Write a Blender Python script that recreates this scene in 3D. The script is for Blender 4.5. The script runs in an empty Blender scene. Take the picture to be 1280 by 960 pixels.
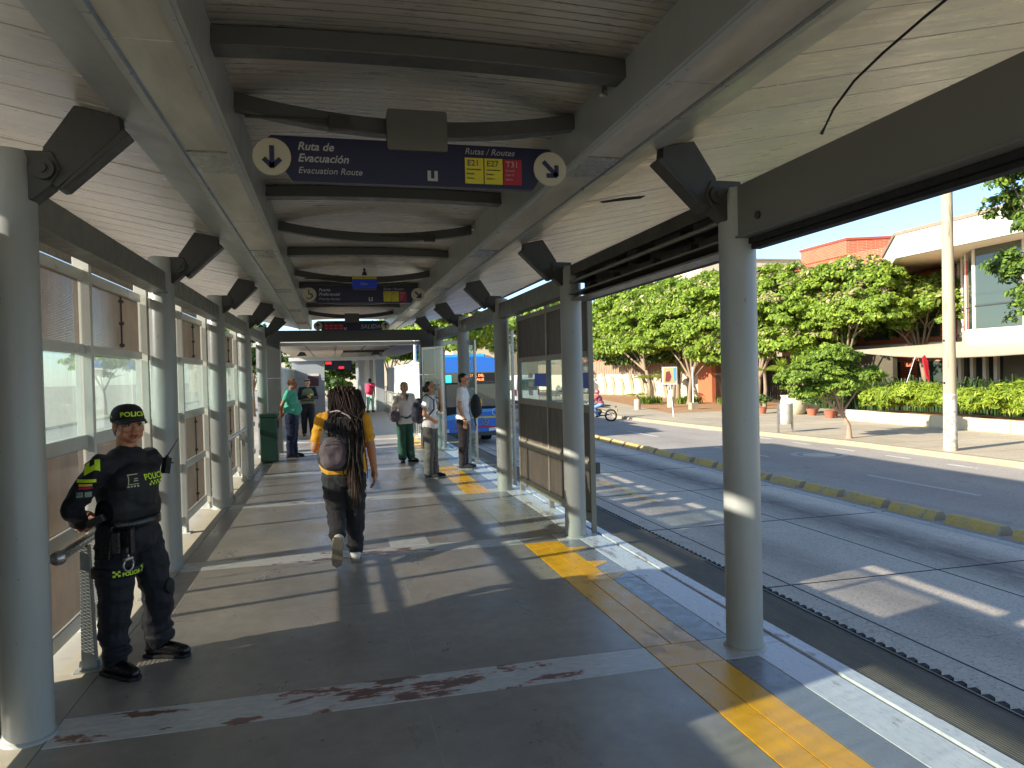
import bpy, bmesh, math, random
import numpy as np
from mathutils import Vector, Matrix
random.seed(7)
R = math.radians
C = bpy.context.scene.collection
sc = bpy.context.scene

# ------------------------------------------------------------ camera, sky, sun, exposure
EYE = 1.72
def cam_axes():
    yaw, roll, pitch = R(13.9), math.atan(.024), math.atan(-14.4/910)
    f = Vector((math.sin(yaw)*math.cos(pitch), math.cos(yaw)*math.cos(pitch), math.sin(pitch)))
    r = Vector((math.cos(yaw), -math.sin(yaw), 0)); u = r.cross(f)
    c, s = math.cos(roll), math.sin(roll)
    return f, c*r - s*u, s*r + c*u
cf, cr, cu = cam_axes()
cam = bpy.data.cameras.new('camera'); cam.sensor_width = 36; cam.lens = 910/1280*36
cam.clip_start = .05; cam.clip_end = 2000
co = bpy.data.objects.new('camera', cam); C.objects.link(co)
m4 = Matrix((cr, cu, -cf)).transposed().to_4x4(); m4.translation = Vector((0, 0, EYE))
co.matrix_world = m4
sc.camera = co

AZ, EL = R(14), R(21.8)            # direction the light travels, height of the sun
w = bpy.data.worlds.new('World'); sc.world = w; w.use_nodes = True
nt = w.node_tree; bg = nt.nodes['Background']
sky = nt.nodes.new('ShaderNodeTexSky'); sky.sky_type = 'NISHITA'; sky.sun_disc = False
sky.sun_elevation = EL; sky.sun_rotation = math.atan2(-math.cos(AZ), -math.sin(AZ))
sky.air_density = .7; sky.dust_density = .35; sky.ozone_density = 1.8
nt.links.new(sky.outputs[0], bg.inputs[0]); bg.inputs[1].default_value = .125
sl = bpy.data.lights.new('sun', 'SUN'); sl.energy = 4.6; sl.angle = R(.6); sl.color = (1, .93, .80)
so = bpy.data.objects.new('sun', sl); C.objects.link(so)
sd = Vector((math.cos(AZ)*math.cos(EL), math.sin(AZ)*math.cos(EL), -math.sin(EL)))
so.rotation_euler = sd.to_track_quat('-Z', 'Y').to_euler(); so.location = (-20, -5, 12)
sc.view_settings.view_transform = 'Standard'; sc.view_settings.look = 'None'
sc.view_settings.gamma = 1; sc.view_settings.exposure = 1.32
sc.render.engine = 'CYCLES'
sc.cycles.max_bounces = 10; sc.cycles.diffuse_bounces = 7; sc.cycles.transparent_max_bounces = 12

# ------------------------------------------------------------ helpers
def pixray(x, y): return cf + cr*((x-640)/910) + cu*((480-y)/910)

def lin(r, g, b):
    f = lambda c: (c/12.92 if c <= .04045 else ((c+.055)/1.055)**2.4)
    return (f(r/255), f(g/255), f(b/255))

class N:
    def __init__(s, name):
        s.m = bpy.data.materials.new(name); s.m.use_nodes = True
        s.t = s.m.node_tree; s.b = s.t.nodes['Principled BSDF']; s.o = s.t.nodes['Material Output']
    def new(s, kind, **kw):
        n = s.t.nodes.new('ShaderNode'+kind)
        for k, v in kw.items(): setattr(n, k, v)
        return n
    def link(s, a, b): s.t.links.new(a, b)
    def coord(s, scale=(1, 1, 1), kind='Object', rot=(0, 0, 0)):
        tc = s.new('TexCoord'); mp = s.new('Mapping'); mp.inputs['Scale'].default_value = scale
        mp.inputs['Rotation'].default_value = rot
        s.link(tc.outputs[kind], mp.inputs[0]); return mp.outputs[0]
    def noise(s, vec, scale, detail=4, rough=.55):
        n = s.new('TexNoise'); n.inputs['Scale'].default_value = scale
        n.inputs['Detail'].default_value = detail; n.inputs['Roughness'].default_value = rough
        s.link(vec, n.inputs['Vector']); return n.outputs['Fac']
    def ramp(s, fac, stops, interp='LINEAR'):
        r = s.new('ValToRGB'); r.color_ramp.interpolation = interp
        e = r.color_ramp.elements
        while len(e) < len(stops): e.new(.5)
        for i, (p, c) in enumerate(stops):
            e[i].position = p; e[i].color = (c[0], c[1], c[2], 1) if hasattr(c, '__len__') else (c, c, c, 1)
        s.link(fac, r.inputs[0]); return r.outputs[0]
    def mix(s, fac, a, b, mode='MIX'):
        n = s.new('Mix'); n.data_type = 'RGBA'; n.blend_type = mode
        for sock, v in ((n.inputs[0], fac), (n.inputs[6], a), (n.inputs[7], b)):
            if hasattr(v, 'is_linked'): s.link(v, sock)
            elif hasattr(v, '__len__'): sock.default_value = (v[0], v[1], v[2], 1)
            else: sock.default_value = v
        return n.outputs[2]
    def math(s, op, a, b=0.0, clamp=False):
        n = s.new('Math', operation=op); n.use_clamp = clamp
        for sock, v in ((n.inputs[0], a), (n.inputs[1], b)):
            if hasattr(v, 'is_linked'): s.link(v, sock)
            else: sock.default_value = v
        return n.outputs[0]
    def bump(s, h, strength=.3, dist=.01, prev=None):
        n = s.new('Bump'); n.inputs['Strength'].default_value = strength; n.inputs['Distance'].default_value = dist
        s.link(h, n.inputs['Height'])
        if prev is not None: s.link(prev, n.inputs['Normal'])
        return n.outputs[0]
    def set(s, **kw):
        for k, v in kw.items():
            i = s.b.inputs[k.replace('_', ' ')]
            if hasattr(v, 'is_linked'): s.link(v, i)
            elif hasattr(v, '__len__'): i.default_value = (v[0], v[1], v[2], 1)
            else: i.default_value = v
        return s

def mottled(name, col, var=.18, scale=3, rough=.6, metal=0, bump=.0, bscale=60, stretch=(1, 1, 1), rvar=.12, dirt=None, dirt_at=.62, spec=.5):
    """a painted or raw surface: base colour broken by two scales of noise, uneven gloss, fine bump"""
    n = N(name); v = n.coord(stretch)
    a = n.noise(v, scale, 6, .6); b = n.noise(v, scale*7, 3, .6)
    f = n.math('ADD', n.math('MULTIPLY', a, .7), n.math('MULTIPLY', b, .3))
    lo = [c*(1-var) for c in col]; hi = [min(1, c*(1+var)) for c in col]
    c = n.ramp(f, [(.3, lo), (.7, hi)])
    if dirt is not None:
        d = n.noise(v, scale*1.7, 8, .7)
        c = n.mix(n.ramp(d, [(dirt_at, 0.), (dirt_at+.1, 1.)]), c, dirt)
    n.set(Base_Color=c, Metallic=metal, Specular_IOR_Level=spec,
          Roughness=n.ramp(b, [(.3, max(.02, rough-rvar)), (.7, min(1, rough+rvar))]))
    if bump: n.set(Normal=n.bump(n.noise(v, bscale, 4, .6), bump, .01))
    return n.m

def flat(name, col, rough=.5, metal=0, emit=None, es=1):
    n = N(name).set(Base_Color=col, Roughness=rough, Metallic=metal)
    if emit is not None: n.set(Emission_Color=emit, Emission_Strength=es)
    return n.m

class MB:
    """collects shapes for ONE mesh object"""
    def __init__(s): s.v = []; s.f = []; s.mi = []; s.sm = []
    def add(s, vs, fs, mi=0, smooth=False):
        o = len(s.v); s.v += [tuple(v) for v in vs]
        for f in fs: s.f.append(tuple(i+o for i in f)); s.mi.append(mi); s.sm.append(smooth)
        return s
    def box(s, x0, x1, y0, y1, z0, z1, mi=0, M=None):
        vs = [Vector((x, y, z)) for z in (z0, z1) for y in (y0, y1) for x in (x0, x1)]
        if M is not None: vs = [M @ v for v in vs]
        return s.add(vs, [(0, 2, 3, 1), (4, 5, 7, 6), (0, 1, 5, 4), (1, 3, 7, 5), (3, 2, 6, 7), (2, 0, 4, 6)], mi)
    def quad(s, a, b, c, d, mi=0): return s.add([a, b, c, d], [(0, 1, 2, 3)], mi)
    def frames(s, pts):
        ps = [Vector(p) for p in pts]; out = []
        up = None
        for i, p in enumerate(ps):
            t = (ps[min(i+1, len(ps)-1)] - ps[max(i-1, 0)]).normalized()
            if up is None: up = Vector((0, 0, 1)) if abs(t.z) < .9 else Vector((1, 0, 0))
            x = up.cross(t).normalized(); up = t.cross(x).normalized()
            out.append((p, x, up))
        return out
    def tube(s, pts, rad, n=8, mi=0, cap=True, flat=1.0, smooth=True):
        if not hasattr(rad, '__len__'): rad = [rad]*len(pts)
        vs = []; fr = s.frames(pts)
        for (p, x, y), r in zip(fr, rad):
            for k in range(n):
                a = 2*math.pi*k/n; vs.append(p + x*(math.cos(a)*r) + y*(math.sin(a)*r*flat))
        fs = [(i*n+k, i*n+(k+1) % n, (i+1)*n+(k+1) % n, (i+1)*n+k) for i in range(len(pts)-1) for k in range(n)]
        s.add(vs, fs, mi, smooth)
        if cap: s.add(vs[:n][::-1], [tuple(range(n))], mi); s.add(vs[-n:], [tuple(range(n))], mi)
        return s
    def lathe(s, c, prof, n=24, mi=0, smooth=True, capt=True):
        c = Vector(c); vs = []
        for r, z in prof:
            for k in range(n):
                a = 2*math.pi*k/n; vs.append(c + Vector((r*math.cos(a), r*math.sin(a), z)))
        L = len(prof)
        fs = [(i*n+k, i*n+(k+1) % n, (i+1)*n+(k+1) % n, (i+1)*n+k) for i in range(L-1) for k in range(n)]
        s.add(vs, fs, mi, smooth)
        if capt: s.add(vs[:n][::-1], [tuple(range(n))], mi); s.add(vs[-n:], [tuple(range(n))], mi)
        return s
    def prism(s, poly, a, b, axis='y', mi=0):
        """poly: 2D outline; extruded from a to b along axis. axis y: poly=(x,z); x: poly=(y,z); z: poly=(x,y)"""
        f = {'y': lambda p, t: (p[0], t, p[1]), 'x': lambda p, t: (t, p[0], p[1]), 'z': lambda p, t: (p[0], p[1], t)}[axis]
        n = len(poly); vs = [f(p, a) for p in poly] + [f(p, b) for p in poly]
        return s.add(vs, [tuple(range(n))[::-1], tuple(range(n, 2*n))] + [(i, (i+1) % n, (i+1) % n+n, i+n) for i in range(n)], mi)
    def ball(s, c, r, n=12, mi=0, sc=(1, 1, 1)):
        c = Vector(c); vs = []; fs = []; L = n//2
        for i in range(L+1):
            t = math.pi*i/L
            for k in range(n):
                a = 2*math.pi*k/n
                vs.append(c + Vector((r*sc[0]*math.sin(t)*math.cos(a), r*sc[1]*math.sin(t)*math.sin(a), r*sc[2]*math.cos(t))))
        fs = [(i*n+k, (i+1)*n+k, (i+1)*n+(k+1) % n, i*n+(k+1) % n) for i in range(L) for k in range(n)]
        return s.add(vs, fs, mi, True)
    def build(s, name, mats, parent=None, bevel=0, fixn=True, xf=None):
        me = bpy.data.meshes.new(name)
        vs = s.v if xf is None else [tuple(xf @ Vector(v)) for v in s.v]
        me.from_pydata(vs, [], s.f)
        if not hasattr(mats, '__len__'): mats = [mats]
        for m in mats: me.materials.append(m)
        me.polygons.foreach_set('material_index', s.mi); me.polygons.foreach_set('use_smooth', s.sm)
        me.update()
        if fixn:
            bm = bmesh.new(); bm.from_mesh(me); bmesh.ops.recalc_face_normals(bm, faces=bm.faces); bm.to_mesh(me); bm.free()
        o = bpy.data.objects.new(name, me); C.objects.link(o)
        if parent is not None: o.parent = parent
        if bevel:
            b = o.modifiers.new('bevel', 'BEVEL'); b.width = bevel; b.segments = 2; b.limit_method = 'ANGLE'
        return o

def tag(o, label=None, cat=None, group=None, kind=None):
    if label: o['label'] = label
    if cat: o['category'] = cat
    if group: o['group'] = group
    if kind: o['kind'] = kind
    return o
def struct(o, label=None): o['kind'] = 'structure'; return o
def thing(name, loc, label, cat, group=None, rz=0):
    o = bpy.data.objects.new(name, None); C.objects.link(o); o.location = loc; o.rotation_euler = (0, 0, rz)
    o.empty_display_size = .1
    return tag(o, label, cat, group)
def children(o): return [c for c in bpy.data.objects if c.parent == o]
def copy_tree(o, loc=None, rz=None, label=None, parent=None):
    kids = children(o)
    c = o.copy(); C.objects.link(c)
    if parent is not None: c.parent = parent
    if loc is not None: c.location = loc
    if rz is not None: c.rotation_euler = (0, 0, rz)
    if label: c['label'] = label
    for k in kids: copy_tree(k, parent=c)
    return c

def text(s, size, M, mat, parent=None, shear=0, name='lettering', align='LEFT', ext=.0015, spacing=1.0, bold=0):
    cu_ = bpy.data.curves.new(name, 'FONT'); cu_.body = s; cu_.size = size; cu_.shear = shear
    cu_.align_x = align; cu_.extrude = ext; cu_.space_character = spacing; cu_.offset = bold; cu_.resolution_u = 3
    t = bpy.data.objects.new(name, cu_)
    C.objects.link(t); bpy.context.view_layer.update()
    me = bpy.data.meshes.new_from_object(t.evaluated_get(bpy.context.evaluated_depsgraph_get()))
    bpy.data.objects.remove(t); bpy.data.curves.remove(cu_)
    me.transform(M); me.materials.clear(); me.materials.append(mat)
    o = bpy.data.objects.new(name, me); C.objects.link(o)
    if parent is not None: o.parent = parent
    return o
# ------------------------------------------------------------ materials of the place
M = {}
n = N('grey_paint'); v = n.coord((1, 1, .3)); a = n.noise(v, 1.2, 5, .6); b = n.noise(n.coord((1, 1, .5)), 34, 4, .7); d = n.noise(n.coord((1, 1, .25)), 5, 6, .7)
c = n.ramp(a, [(.3, lin(138, 141, 136)), (.7, lin(160, 162, 156))]); c = n.mix(n.ramp(d, [(.56, 0.), (.72, .35)]), c, lin(134, 130, 118))
c = n.mix(n.ramp(b, [(.69, 0.), (.72, .75)]), c, lin(84, 78, 70))
n.set(Base_Color=c, Roughness=n.ramp(d, [(.3, .27), (.7, .46)]), Normal=n.bump(d, .06, .01)); M['grey'] = n.m
M['dgrey'] = mottled('dark_grey_paint', lin(70, 71, 67), .1, 1.5, .42, 0, .05, 120)
M['dark'] = mottled('dark_metal', lin(48, 48, 44), .15, 3, .5)
M['black'] = mottled('black_rubber', lin(26, 26, 26), .2, 6, .75)
M['steel'] = mottled('brushed_steel', lin(190, 190, 188), .06, 4, .24, 1, stretch=(1, 40, 1))
M['sooty'] = mottled('dusty_mechanism', lin(70, 66, 58), .5, 9, .8, 0, .4, 60)
M['white'] = mottled('white_paint', lin(226, 226, 220), .05, 2, .5, 0, .03, 90, dirt=lin(180, 178, 165), dirt_at=.63)
M['navy'] = flat('navy_panel', lin(4, 6, 48), .4)
M['plate'] = flat('pale_disc', lin(160, 154, 132), .5)
M['ink'] = flat('sign_ink', lin(16, 18, 60), .5)
M['signwhite'] = flat('sign_letters', lin(150, 150, 148), .5)
M['signyellow'] = flat('yellow_tile', lin(180, 168, 30), .5)
M['signred'] = flat('red_tile', lin(140, 14, 34), .5)
M['clearhood'] = mottled('grey_hood', lin(88, 88, 80), .06, 2, .4)

def ceiling_mat(name, col, period, axis=1, bstr=.35, metal=.55, rough=.36):
    n = N(name); v = n.coord((.25, 1, 1)); v2 = n.coord((1.2, 9, 1))
    a = n.noise(v, 2.2, 5, .6); b = n.noise(v2, 3, 4, .6)
    f = n.math('ADD', n.math('MULTIPLY', a, .5), n.math('MULTIPLY', b, .5))
    c = n.ramp(f, [(.3, [x*.72 for x in col]), (.68, [min(1, x*1.15) for x in col])])
    sp = n.new('SeparateXYZ'); n.link(n.coord(), sp.inputs[0])
    t = n.math('FRACT', n.math('DIVIDE', sp.outputs[axis], period))
    groove = n.ramp(t, [(.0, 0.), (.05, 1.), (.9, 1.), (1., 0.)])
    c = n.mix(groove, [x*.35 for x in col], c)
    n.set(Base_Color=c, Metallic=metal, Roughness=n.ramp(b, [(.3, rough-.1), (.7, rough+.12)]),
          Normal=n.bump(groove, bstr, .006, n.bump(a, .12, .03)))
    return n.m
M['ceil'] = ceiling_mat('centre_ceiling_sheet', lin(180, 174, 162), .062, metal=.45, rough=.32)
M['wing'] = ceiling_mat('wing_ceiling_plank', lin(204, 197, 182), 50., bstr=0., metal=.3, rough=.33)

# platform slab
n = N('platform_concrete'); v = n.coord(); vs = n.coord((1, .45, 1))
a = n.noise(v, .9, 6, .62); b = n.noise(v, 9, 5, .65); d = n.noise(vs, 2.4, 7, .7)
c = n.ramp(a, [(.3, lin(138, 132, 122)), (.52, lin(156, 148, 136)), (.72, lin(174, 165, 150))])
c = n.mix(n.ramp(b, [(.35, .0), (.75, .3)]), c, lin(84, 80, 76))
c = n.mix(n.ramp(d, [(.55, 0.), (.72, .45)]), c, lin(152, 146, 132))
sp = n.new('TexVoronoi'); sp.inputs['Scale'].default_value = 3.1; n.link(v, sp.inputs['Vector'])
c = n.mix(n.ramp(sp.outputs['Distance'], [(.012, .7), (.02, 0.)]), c, lin(186, 182, 172))
gm = n.new('TexVoronoi'); gm.inputs['Scale'].default_value = 6.3; n.link(n.coord(rot=(0, 0, .5)), gm.inputs['Vector']); c = n.mix(n.ramp(gm.outputs['Distance'], [(.05, .75), (.075, 0.)]), c, lin(74, 70, 66))
sc2 = n.noise(n.coord((6, .7, 1), rot=(0, 0, .35)), 3, 6, .7); c = n.mix(n.ramp(sc2, [(.66, 0.), (.70, .35)]), c, lin(92, 88, 84))
vo = n.new('TexVoronoi'); vo.inputs['Scale'].default_value = 2.3
n.link(n.coord((1, 1, 1), rot=(0, 0, .7)), vo.inputs['Vector'])
n.set(Base_Color=c, Roughness=n.ramp(d, [(.3, .22), (.5, .36), (.75, .56)]), Specular_IOR_Level=.6,
      Normal=n.bump(n.noise(v, 70, 4, .7), .10, .004, n.bump(n.noise(v, 5, 3, .5), .12, .01)))
M['slab'] = n.m
M['border'] = mottled('pale_border_slab', lin(168, 160, 140), .12, 2, .5, 0, .1, 70, dirt=lin(120, 116, 106), dirt_at=.6)
M['greyband'] = mottled('grey_blue_band', lin(132, 134, 138), .14, 1.6, .3, 0, .08, 70)
def worn_paint(name, col, under, under2, at, scale, stretch=(1, 1, 1), rough=.35):
    n = N(name); v = n.coord(stretch)
    a = n.noise(v, scale, 8, .68); b = n.noise(v, scale*4, 5, .7); g = n.noise(n.coord(), 1.1, 3, .5)
    base = n.ramp(b, [(.3, [x*.8 for x in col]), (.7, [min(1, x*1.08) for x in col])])
    u = n.mix(n.ramp(b, [(.42, 0.), (.55, 1.)]), under, under2)
    k = n.math('ADD', n.math('MULTIPLY', a, .7), n.math('MULTIPLY', g, .35))
    c = n.mix(n.ramp(k, [(at, 0.), (at+.035, 1.)]), base, u)
    n.set(Base_Color=c, Roughness=n.ramp(b, [(.3, rough-.1), (.7, rough+.18)]), Normal=n.bump(k, .15, .004))
    return n.m
n = N('worn_white_strip'); v = n.coord((.8, 2.2, 1)); a = n.noise(v, 3.2, 9, .66); b = n.noise(v, 13, 5, .7); g = n.noise(n.coord((1, .2, 1)), .9, 2, .5)
sp = n.new('SeparateXYZ'); n.link(n.coord(), sp.inputs[0])
wr = n.math('SUBTRACT', 1., n.math('MULTIPLY', n.math('ABSOLUTE', n.math('SUBTRACT', sp.outputs[0], .25)), .9), True)   # feet wear the middle of the passage
k = n.math('ADD', n.math('ADD', n.math('MULTIPLY', a, .8), n.math('MULTIPLY', g, .3)), n.math('MULTIPLY', wr, .10))
base = n.ramp(b, [(.3, lin(176, 176, 170)), (.7, lin(216, 214, 206))])
under = n.ramp(k, [(.65, lin(160, 88, 72)), (.662, lin(128, 82, 70)), (.69, lin(108, 92, 82)), (.80, lin(100, 92, 84))])
c = n.mix(n.ramp(k, [(.635, 0.), (.655, 1.)]), base, under)
n.set(Base_Color=c, Roughness=n.ramp(b, [(.3, .28), (.7, .5)]), Normal=n.bump(k, .15, .004)); M['strip'] = n.m
M['whiteband'] = worn_paint('worn_pale_band', lin(220, 220, 222), lin(150, 132, 122), lin(160, 150, 146), .585, 6, (1.5, .5, 1), .3)
M['yellow'] = worn_paint('yellow_band', lin(250, 178, 20), lin(220, 172, 92), lin(206, 152, 60), .575, 2.2, (1, .6, 1), .3)
n = N('ribbed_rubber'); sp = n.new('SeparateXYZ'); n.link(n.coord(), sp.inputs[0])
t = n.math('FRACT', n.math('MULTIPLY', sp.outputs[0], 55)); r_ = n.ramp(t, [(.0, 0.), (.3, 1.), (.7, 1.), (1, 0.)])
a = n.noise(n.coord((1, .3, 1)), 5, 6, .7)
c = n.mix(r_, lin(38, 36, 33), n.ramp(a, [(.3, lin(100, 93, 80)), (.7, lin(140, 130, 110))]))
n.set(Base_Color=c, Roughness=.7, Normal=n.bump(r_, .5, .004)); M['ribbed'] = n.m

# perforated brown mesh: real see-through holes
def mesh_mat(name, col, pitch, hole, transl=.35, thick=.17):
    n = N(name); sp = n.new('SeparateXYZ'); n.link(n.coord(), sp.inputs[0])
    y = n.math('MULTIPLY', sp.outputs[1], 1/pitch); z = n.math('MULTIPLY', sp.outputs[2], 1/pitch)
    row = n.math('FLOOR', z); off = n.math('MULTIPLY', n.math('MODULO', row, 2.), .5)
    fy = n.math('SUBTRACT', n.math('FRACT', n.math('ADD', y, off)), .5)
    fz = n.math('SUBTRACT', n.math('FRACT', z), .5)
    d = n.math('ADD', n.math('MULTIPLY', fy, fy), n.math('MULTIPLY', fz, fz))
    # a thick perforated plate: a hole only lets light through where its front and back openings overlap
    gi = n.new('NewGeometry'); si = n.new('SeparateXYZ'); n.link(gi.outputs['Incoming'], si.inputs[0])
    ax = n.math('MAXIMUM', n.math('ABSOLUTE', si.outputs[0]), .02)
    gy = n.math('ADD', fy, n.math('MULTIPLY', n.math('DIVIDE', si.outputs[1], ax), thick))
    gz = n.math('ADD', fz, n.math('MULTIPLY', n.math('DIVIDE', si.outputs[2], ax), thick))
    d2 = n.math('ADD', n.math('MULTIPLY', gy, gy), n.math('MULTIPLY', gz, gz))
    h = n.math('LESS_THAN', n.math('MAXIMUM', d, d2), hole*hole)
    a = n.noise(n.coord(), 3, 6, .65); b = n.noise(n.coord((1, 6, .5)), 4, 5, .6)
    c = n.ramp(a, [(.3, [x*.75 for x in col]), (.7, [min(1, x*1.15) for x in col])])
    c = n.mix(n.ramp(b, [(.5, 0.), (.8, .4)]), c, lin(176, 156, 132))
    n.set(Base_Color=c, Roughness=.6)
    tl = n.new('BsdfTranslucent'); n.link(c, tl.inputs[0])
    m1 = n.new('MixShader'); m1.inputs[0].default_value = transl
    n.link(n.b.outputs[0], m1.inputs[1]); n.link(tl.outputs[0], m1.inputs[2])
    tr = n.new('BsdfTransparent'); m2 = n.new('MixShader')
    n.link(h, m2.inputs[0]); n.link(m1.outputs[0], m2.inputs[1]); n.link(tr.outputs[0], m2.inputs[2])
    n.link(m2.outputs[0], n.o.inputs[0]); return n.m
M['mesh'] = mesh_mat('perforated_brown_sheet', lin(134, 120, 104), .0105, .44, .12, .155)
M['meshdark'] = mesh_mat('perforated_dark_sheet', lin(92, 85, 76), .02, .2, .0)
# dusty glass
def glass_mat(name, haze=.3, tint=(.86, .93, .91), hcol=(.42, .47, .45), streak=True, haze_hi=None):
    n = N(name); tr = n.new('BsdfTransparent'); tr.inputs[0].default_value = (*tint, 1)
    gl = n.new('BsdfGlossy'); gl.inputs['Roughness'].default_value = .03
    df = n.new('BsdfDiffuse'); df.inputs[0].default_value = (*hcol, 1)
    tl = n.new('BsdfTranslucent'); tl.inputs[0].default_value = (*hcol, 1)
    dm = n.new('MixShader'); dm.inputs[0].default_value = .5
    n.link(df.outputs[0], dm.inputs[1]); n.link(tl.outputs[0], dm.inputs[2])
    m1 = n.new('MixShader')
    a = n.noise(n.coord((1, 5, .6)), 5, 7, .7)
    n.link(n.ramp(a, [(.3, haze*.5), (.75, haze_hi or haze*1.7)]), m1.inputs[0])
    n.link(tr.outputs[0], m1.inputs[1]); n.link(dm.outputs[0], m1.inputs[2])
    lw = n.new('LayerWeight'); lw.inputs[0].default_value = .5
    fr = n.math('ADD', n.math('MULTIPLY', n.math('POWER', lw.outputs['Facing'], 5.), .7), .03)
    m2 = n.new('MixShader'); n.link(fr, m2.inputs[0]); n.link(m1.outputs[0], m2.inputs[1]); n.link(gl.outputs[0], m2.inputs[2])
    n.link(m2.outputs[0], n.o.inputs[0]); return n.m
M['glass'] = glass_mat('dusty_glass', .24)
M['glass2'] = glass_mat('door_glass', .16, (.86, .96, .93))

# road and street
def road_mat(name, lo, hi, crack=True, streaks=None, bump=.35, sc_=1.):
    n = N(name); v = n.coord(); a = n.noise(v, .35*sc_, 6, .65); g = n.noise(v, 26, 4, .75); f = n.noise(v, 90, 3, .7)
    c = n.ramp(a, [(.3, lo), (.72, hi)])
    c = n.mix(n.ramp(g, [(.42, .0), (.7, .24)]), c, [x*.45 for x in lo])
    c = n.mix(n.ramp(f, [(.5, 0.), (.7, .22)]), c, [min(1, x*1.6) for x in hi])
    sp = n.new('SeparateXYZ'); n.link(v, sp.inputs[0])
    vo = n.new('TexVoronoi'); vo.inputs['Scale'].default_value = 1.7; n.link(v, vo.inputs['Vector'])
    c = n.mix(n.ramp(vo.outputs['Distance'], [(.03, .7), (.06, 0.)]), c, [x*.4 for x in lo])
    gv = n.new('TexVoronoi'); gv.inputs['Scale'].default_value = 16; n.link(n.coord((1, .7, 1)), gv.inputs['Vector'])
    c = n.mix(n.ramp(gv.outputs['Distance'], [(.10, .5), (.17, 0.)]), c, [x*.35 for x in lo])
    if crack:
        wob = n.new('VectorMath', operation='ADD'); nz = n.new('TexNoise'); nz.inputs['Scale'].default_value = 1.5; n.link(v, nz.inputs['Vector']); n.link(v, wob.inputs[0]); n.link(nz.outputs['Color'], wob.inputs[1])
        cv = n.new('TexVoronoi'); cv.feature = 'DISTANCE_TO_EDGE'; cv.inputs['Scale'].default_value = .28; n.link(wob.outputs[0], cv.inputs['Vector'])
        c = n.mix(n.ramp(cv.outputs['Distance'], [(.002, .4), (.004, 0.)]), c, [x*.35 for x in lo])
    pi_ = n.noise(v, 34, 2, .5); c = n.mix(n.ramp(pi_, [(.60, 0.), (.66, .5)]), c, [x*.35 for x in lo]); c = n.mix(n.ramp(pi_, [(.33, .35), (.38, 0.)]), c, [min(1, x*1.3) for x in hi])
    pt = n.noise(n.coord((1, .3, 1)), .9, 3, .5); c = n.mix(n.ramp(pt, [(.58, 0.), (.62, .2)]), c, [x*.7 for x in lo])
    for (x0, wd, k) in (streaks or []):
        wv = n.math('MULTIPLY', n.math('SUBTRACT', n.noise(n.coord((1, .12, 1)), .8, 4, .6), .5), .6)
        dx = n.math('ABSOLUTE', n.math('ADD', n.math('SUBTRACT', sp.outputs[0], x0), wv))
        band = n.ramp(n.math('DIVIDE', dx, wd), [(.0, k), (.35, k*.75), (1., 0.)])
        band = n.math('MULTIPLY', band, n.ramp(n.noise(n.coord((2, .5, 1)), 3, 6, .7), [(.3, .55), (.6, 1.)]))
        c = n.mix(band, c, lin(62, 62, 66))
    n.set(Base_Color=c, Roughness=n.ramp(g, [(.3, .72), (.7, .92)]), Normal=n.bump(f, bump, .01, n.bump(g, bump, .02)))
    return n.m
M['lane'] = road_mat('bus_lane_concrete', lin(202, 189, 170), lin(226, 211, 190), streaks=[(8.3, .8, .8), (6.1, .6, .4), (4.1, .4, .3)])
M['asphalt'] = road_mat('street_asphalt', lin(156, 148, 138), lin(176, 167, 155), streaks=[(12.2, 1.2, .15)])
M['walk'] = road_mat('sidewalk_paving', lin(170, 156, 134), lin(198, 184, 158), bump=.2)
M['kerb'] = mottled('kerb_stone', lin(158, 144, 120), .18, 2.5, .8, 0, .3, 40)
M['earth'] = mottled('bare_earth', lin(170, 128, 88), .2, 1.5, .95, 0, .5, 20)
M['roadwhite'] = worn_paint('road_white', lin(188, 186, 180), lin(140, 138, 134), lin(130, 130, 128), .63, 3, rough=.7)
M['roadyellow'] = worn_paint('road_yellow', lin(206, 178, 110), lin(150, 146, 134), lin(140, 136, 128), .53, 3, rough=.7)
n = N('barrier_yellow'); oi = n.new('ObjectInfo'); av = n.new('VectorMath', operation='ADD'); cx = n.new('CombineXYZ')
n.link(n.math('MULTIPLY', oi.outputs['Random'], 61.), cx.inputs[0]); n.link(n.math('MULTIPLY', oi.outputs['Random'], 37.), cx.inputs[1]); n.link(n.coord(), av.inputs[0]); n.link(cx.outputs[0], av.inputs[1])
a = n.noise(av.outputs[0], 3.5, 8, .68); b = n.noise(av.outputs[0], 14, 5, .7)
c = n.ramp(b, [(.3, lin(196, 160, 66)), (.7, lin(222, 188, 98))]); c = n.mix(n.ramp(a, [(.52, 0.), (.6, 1.)]), c, n.ramp(b, [(.4, lin(196, 184, 148)), (.6, lin(150, 138, 110))]))
c = n.mix(n.math('MULTIPLY', oi.outputs['Random'], .35), c, lin(190, 178, 140))
n.set(Base_Color=c, Roughness=.85, Normal=n.bump(b, .4, .01)); M['barrier'] = n.m
M['seam'] = flat('dark_joint', lin(48, 46, 44), .9)
M['brick'] = None

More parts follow.
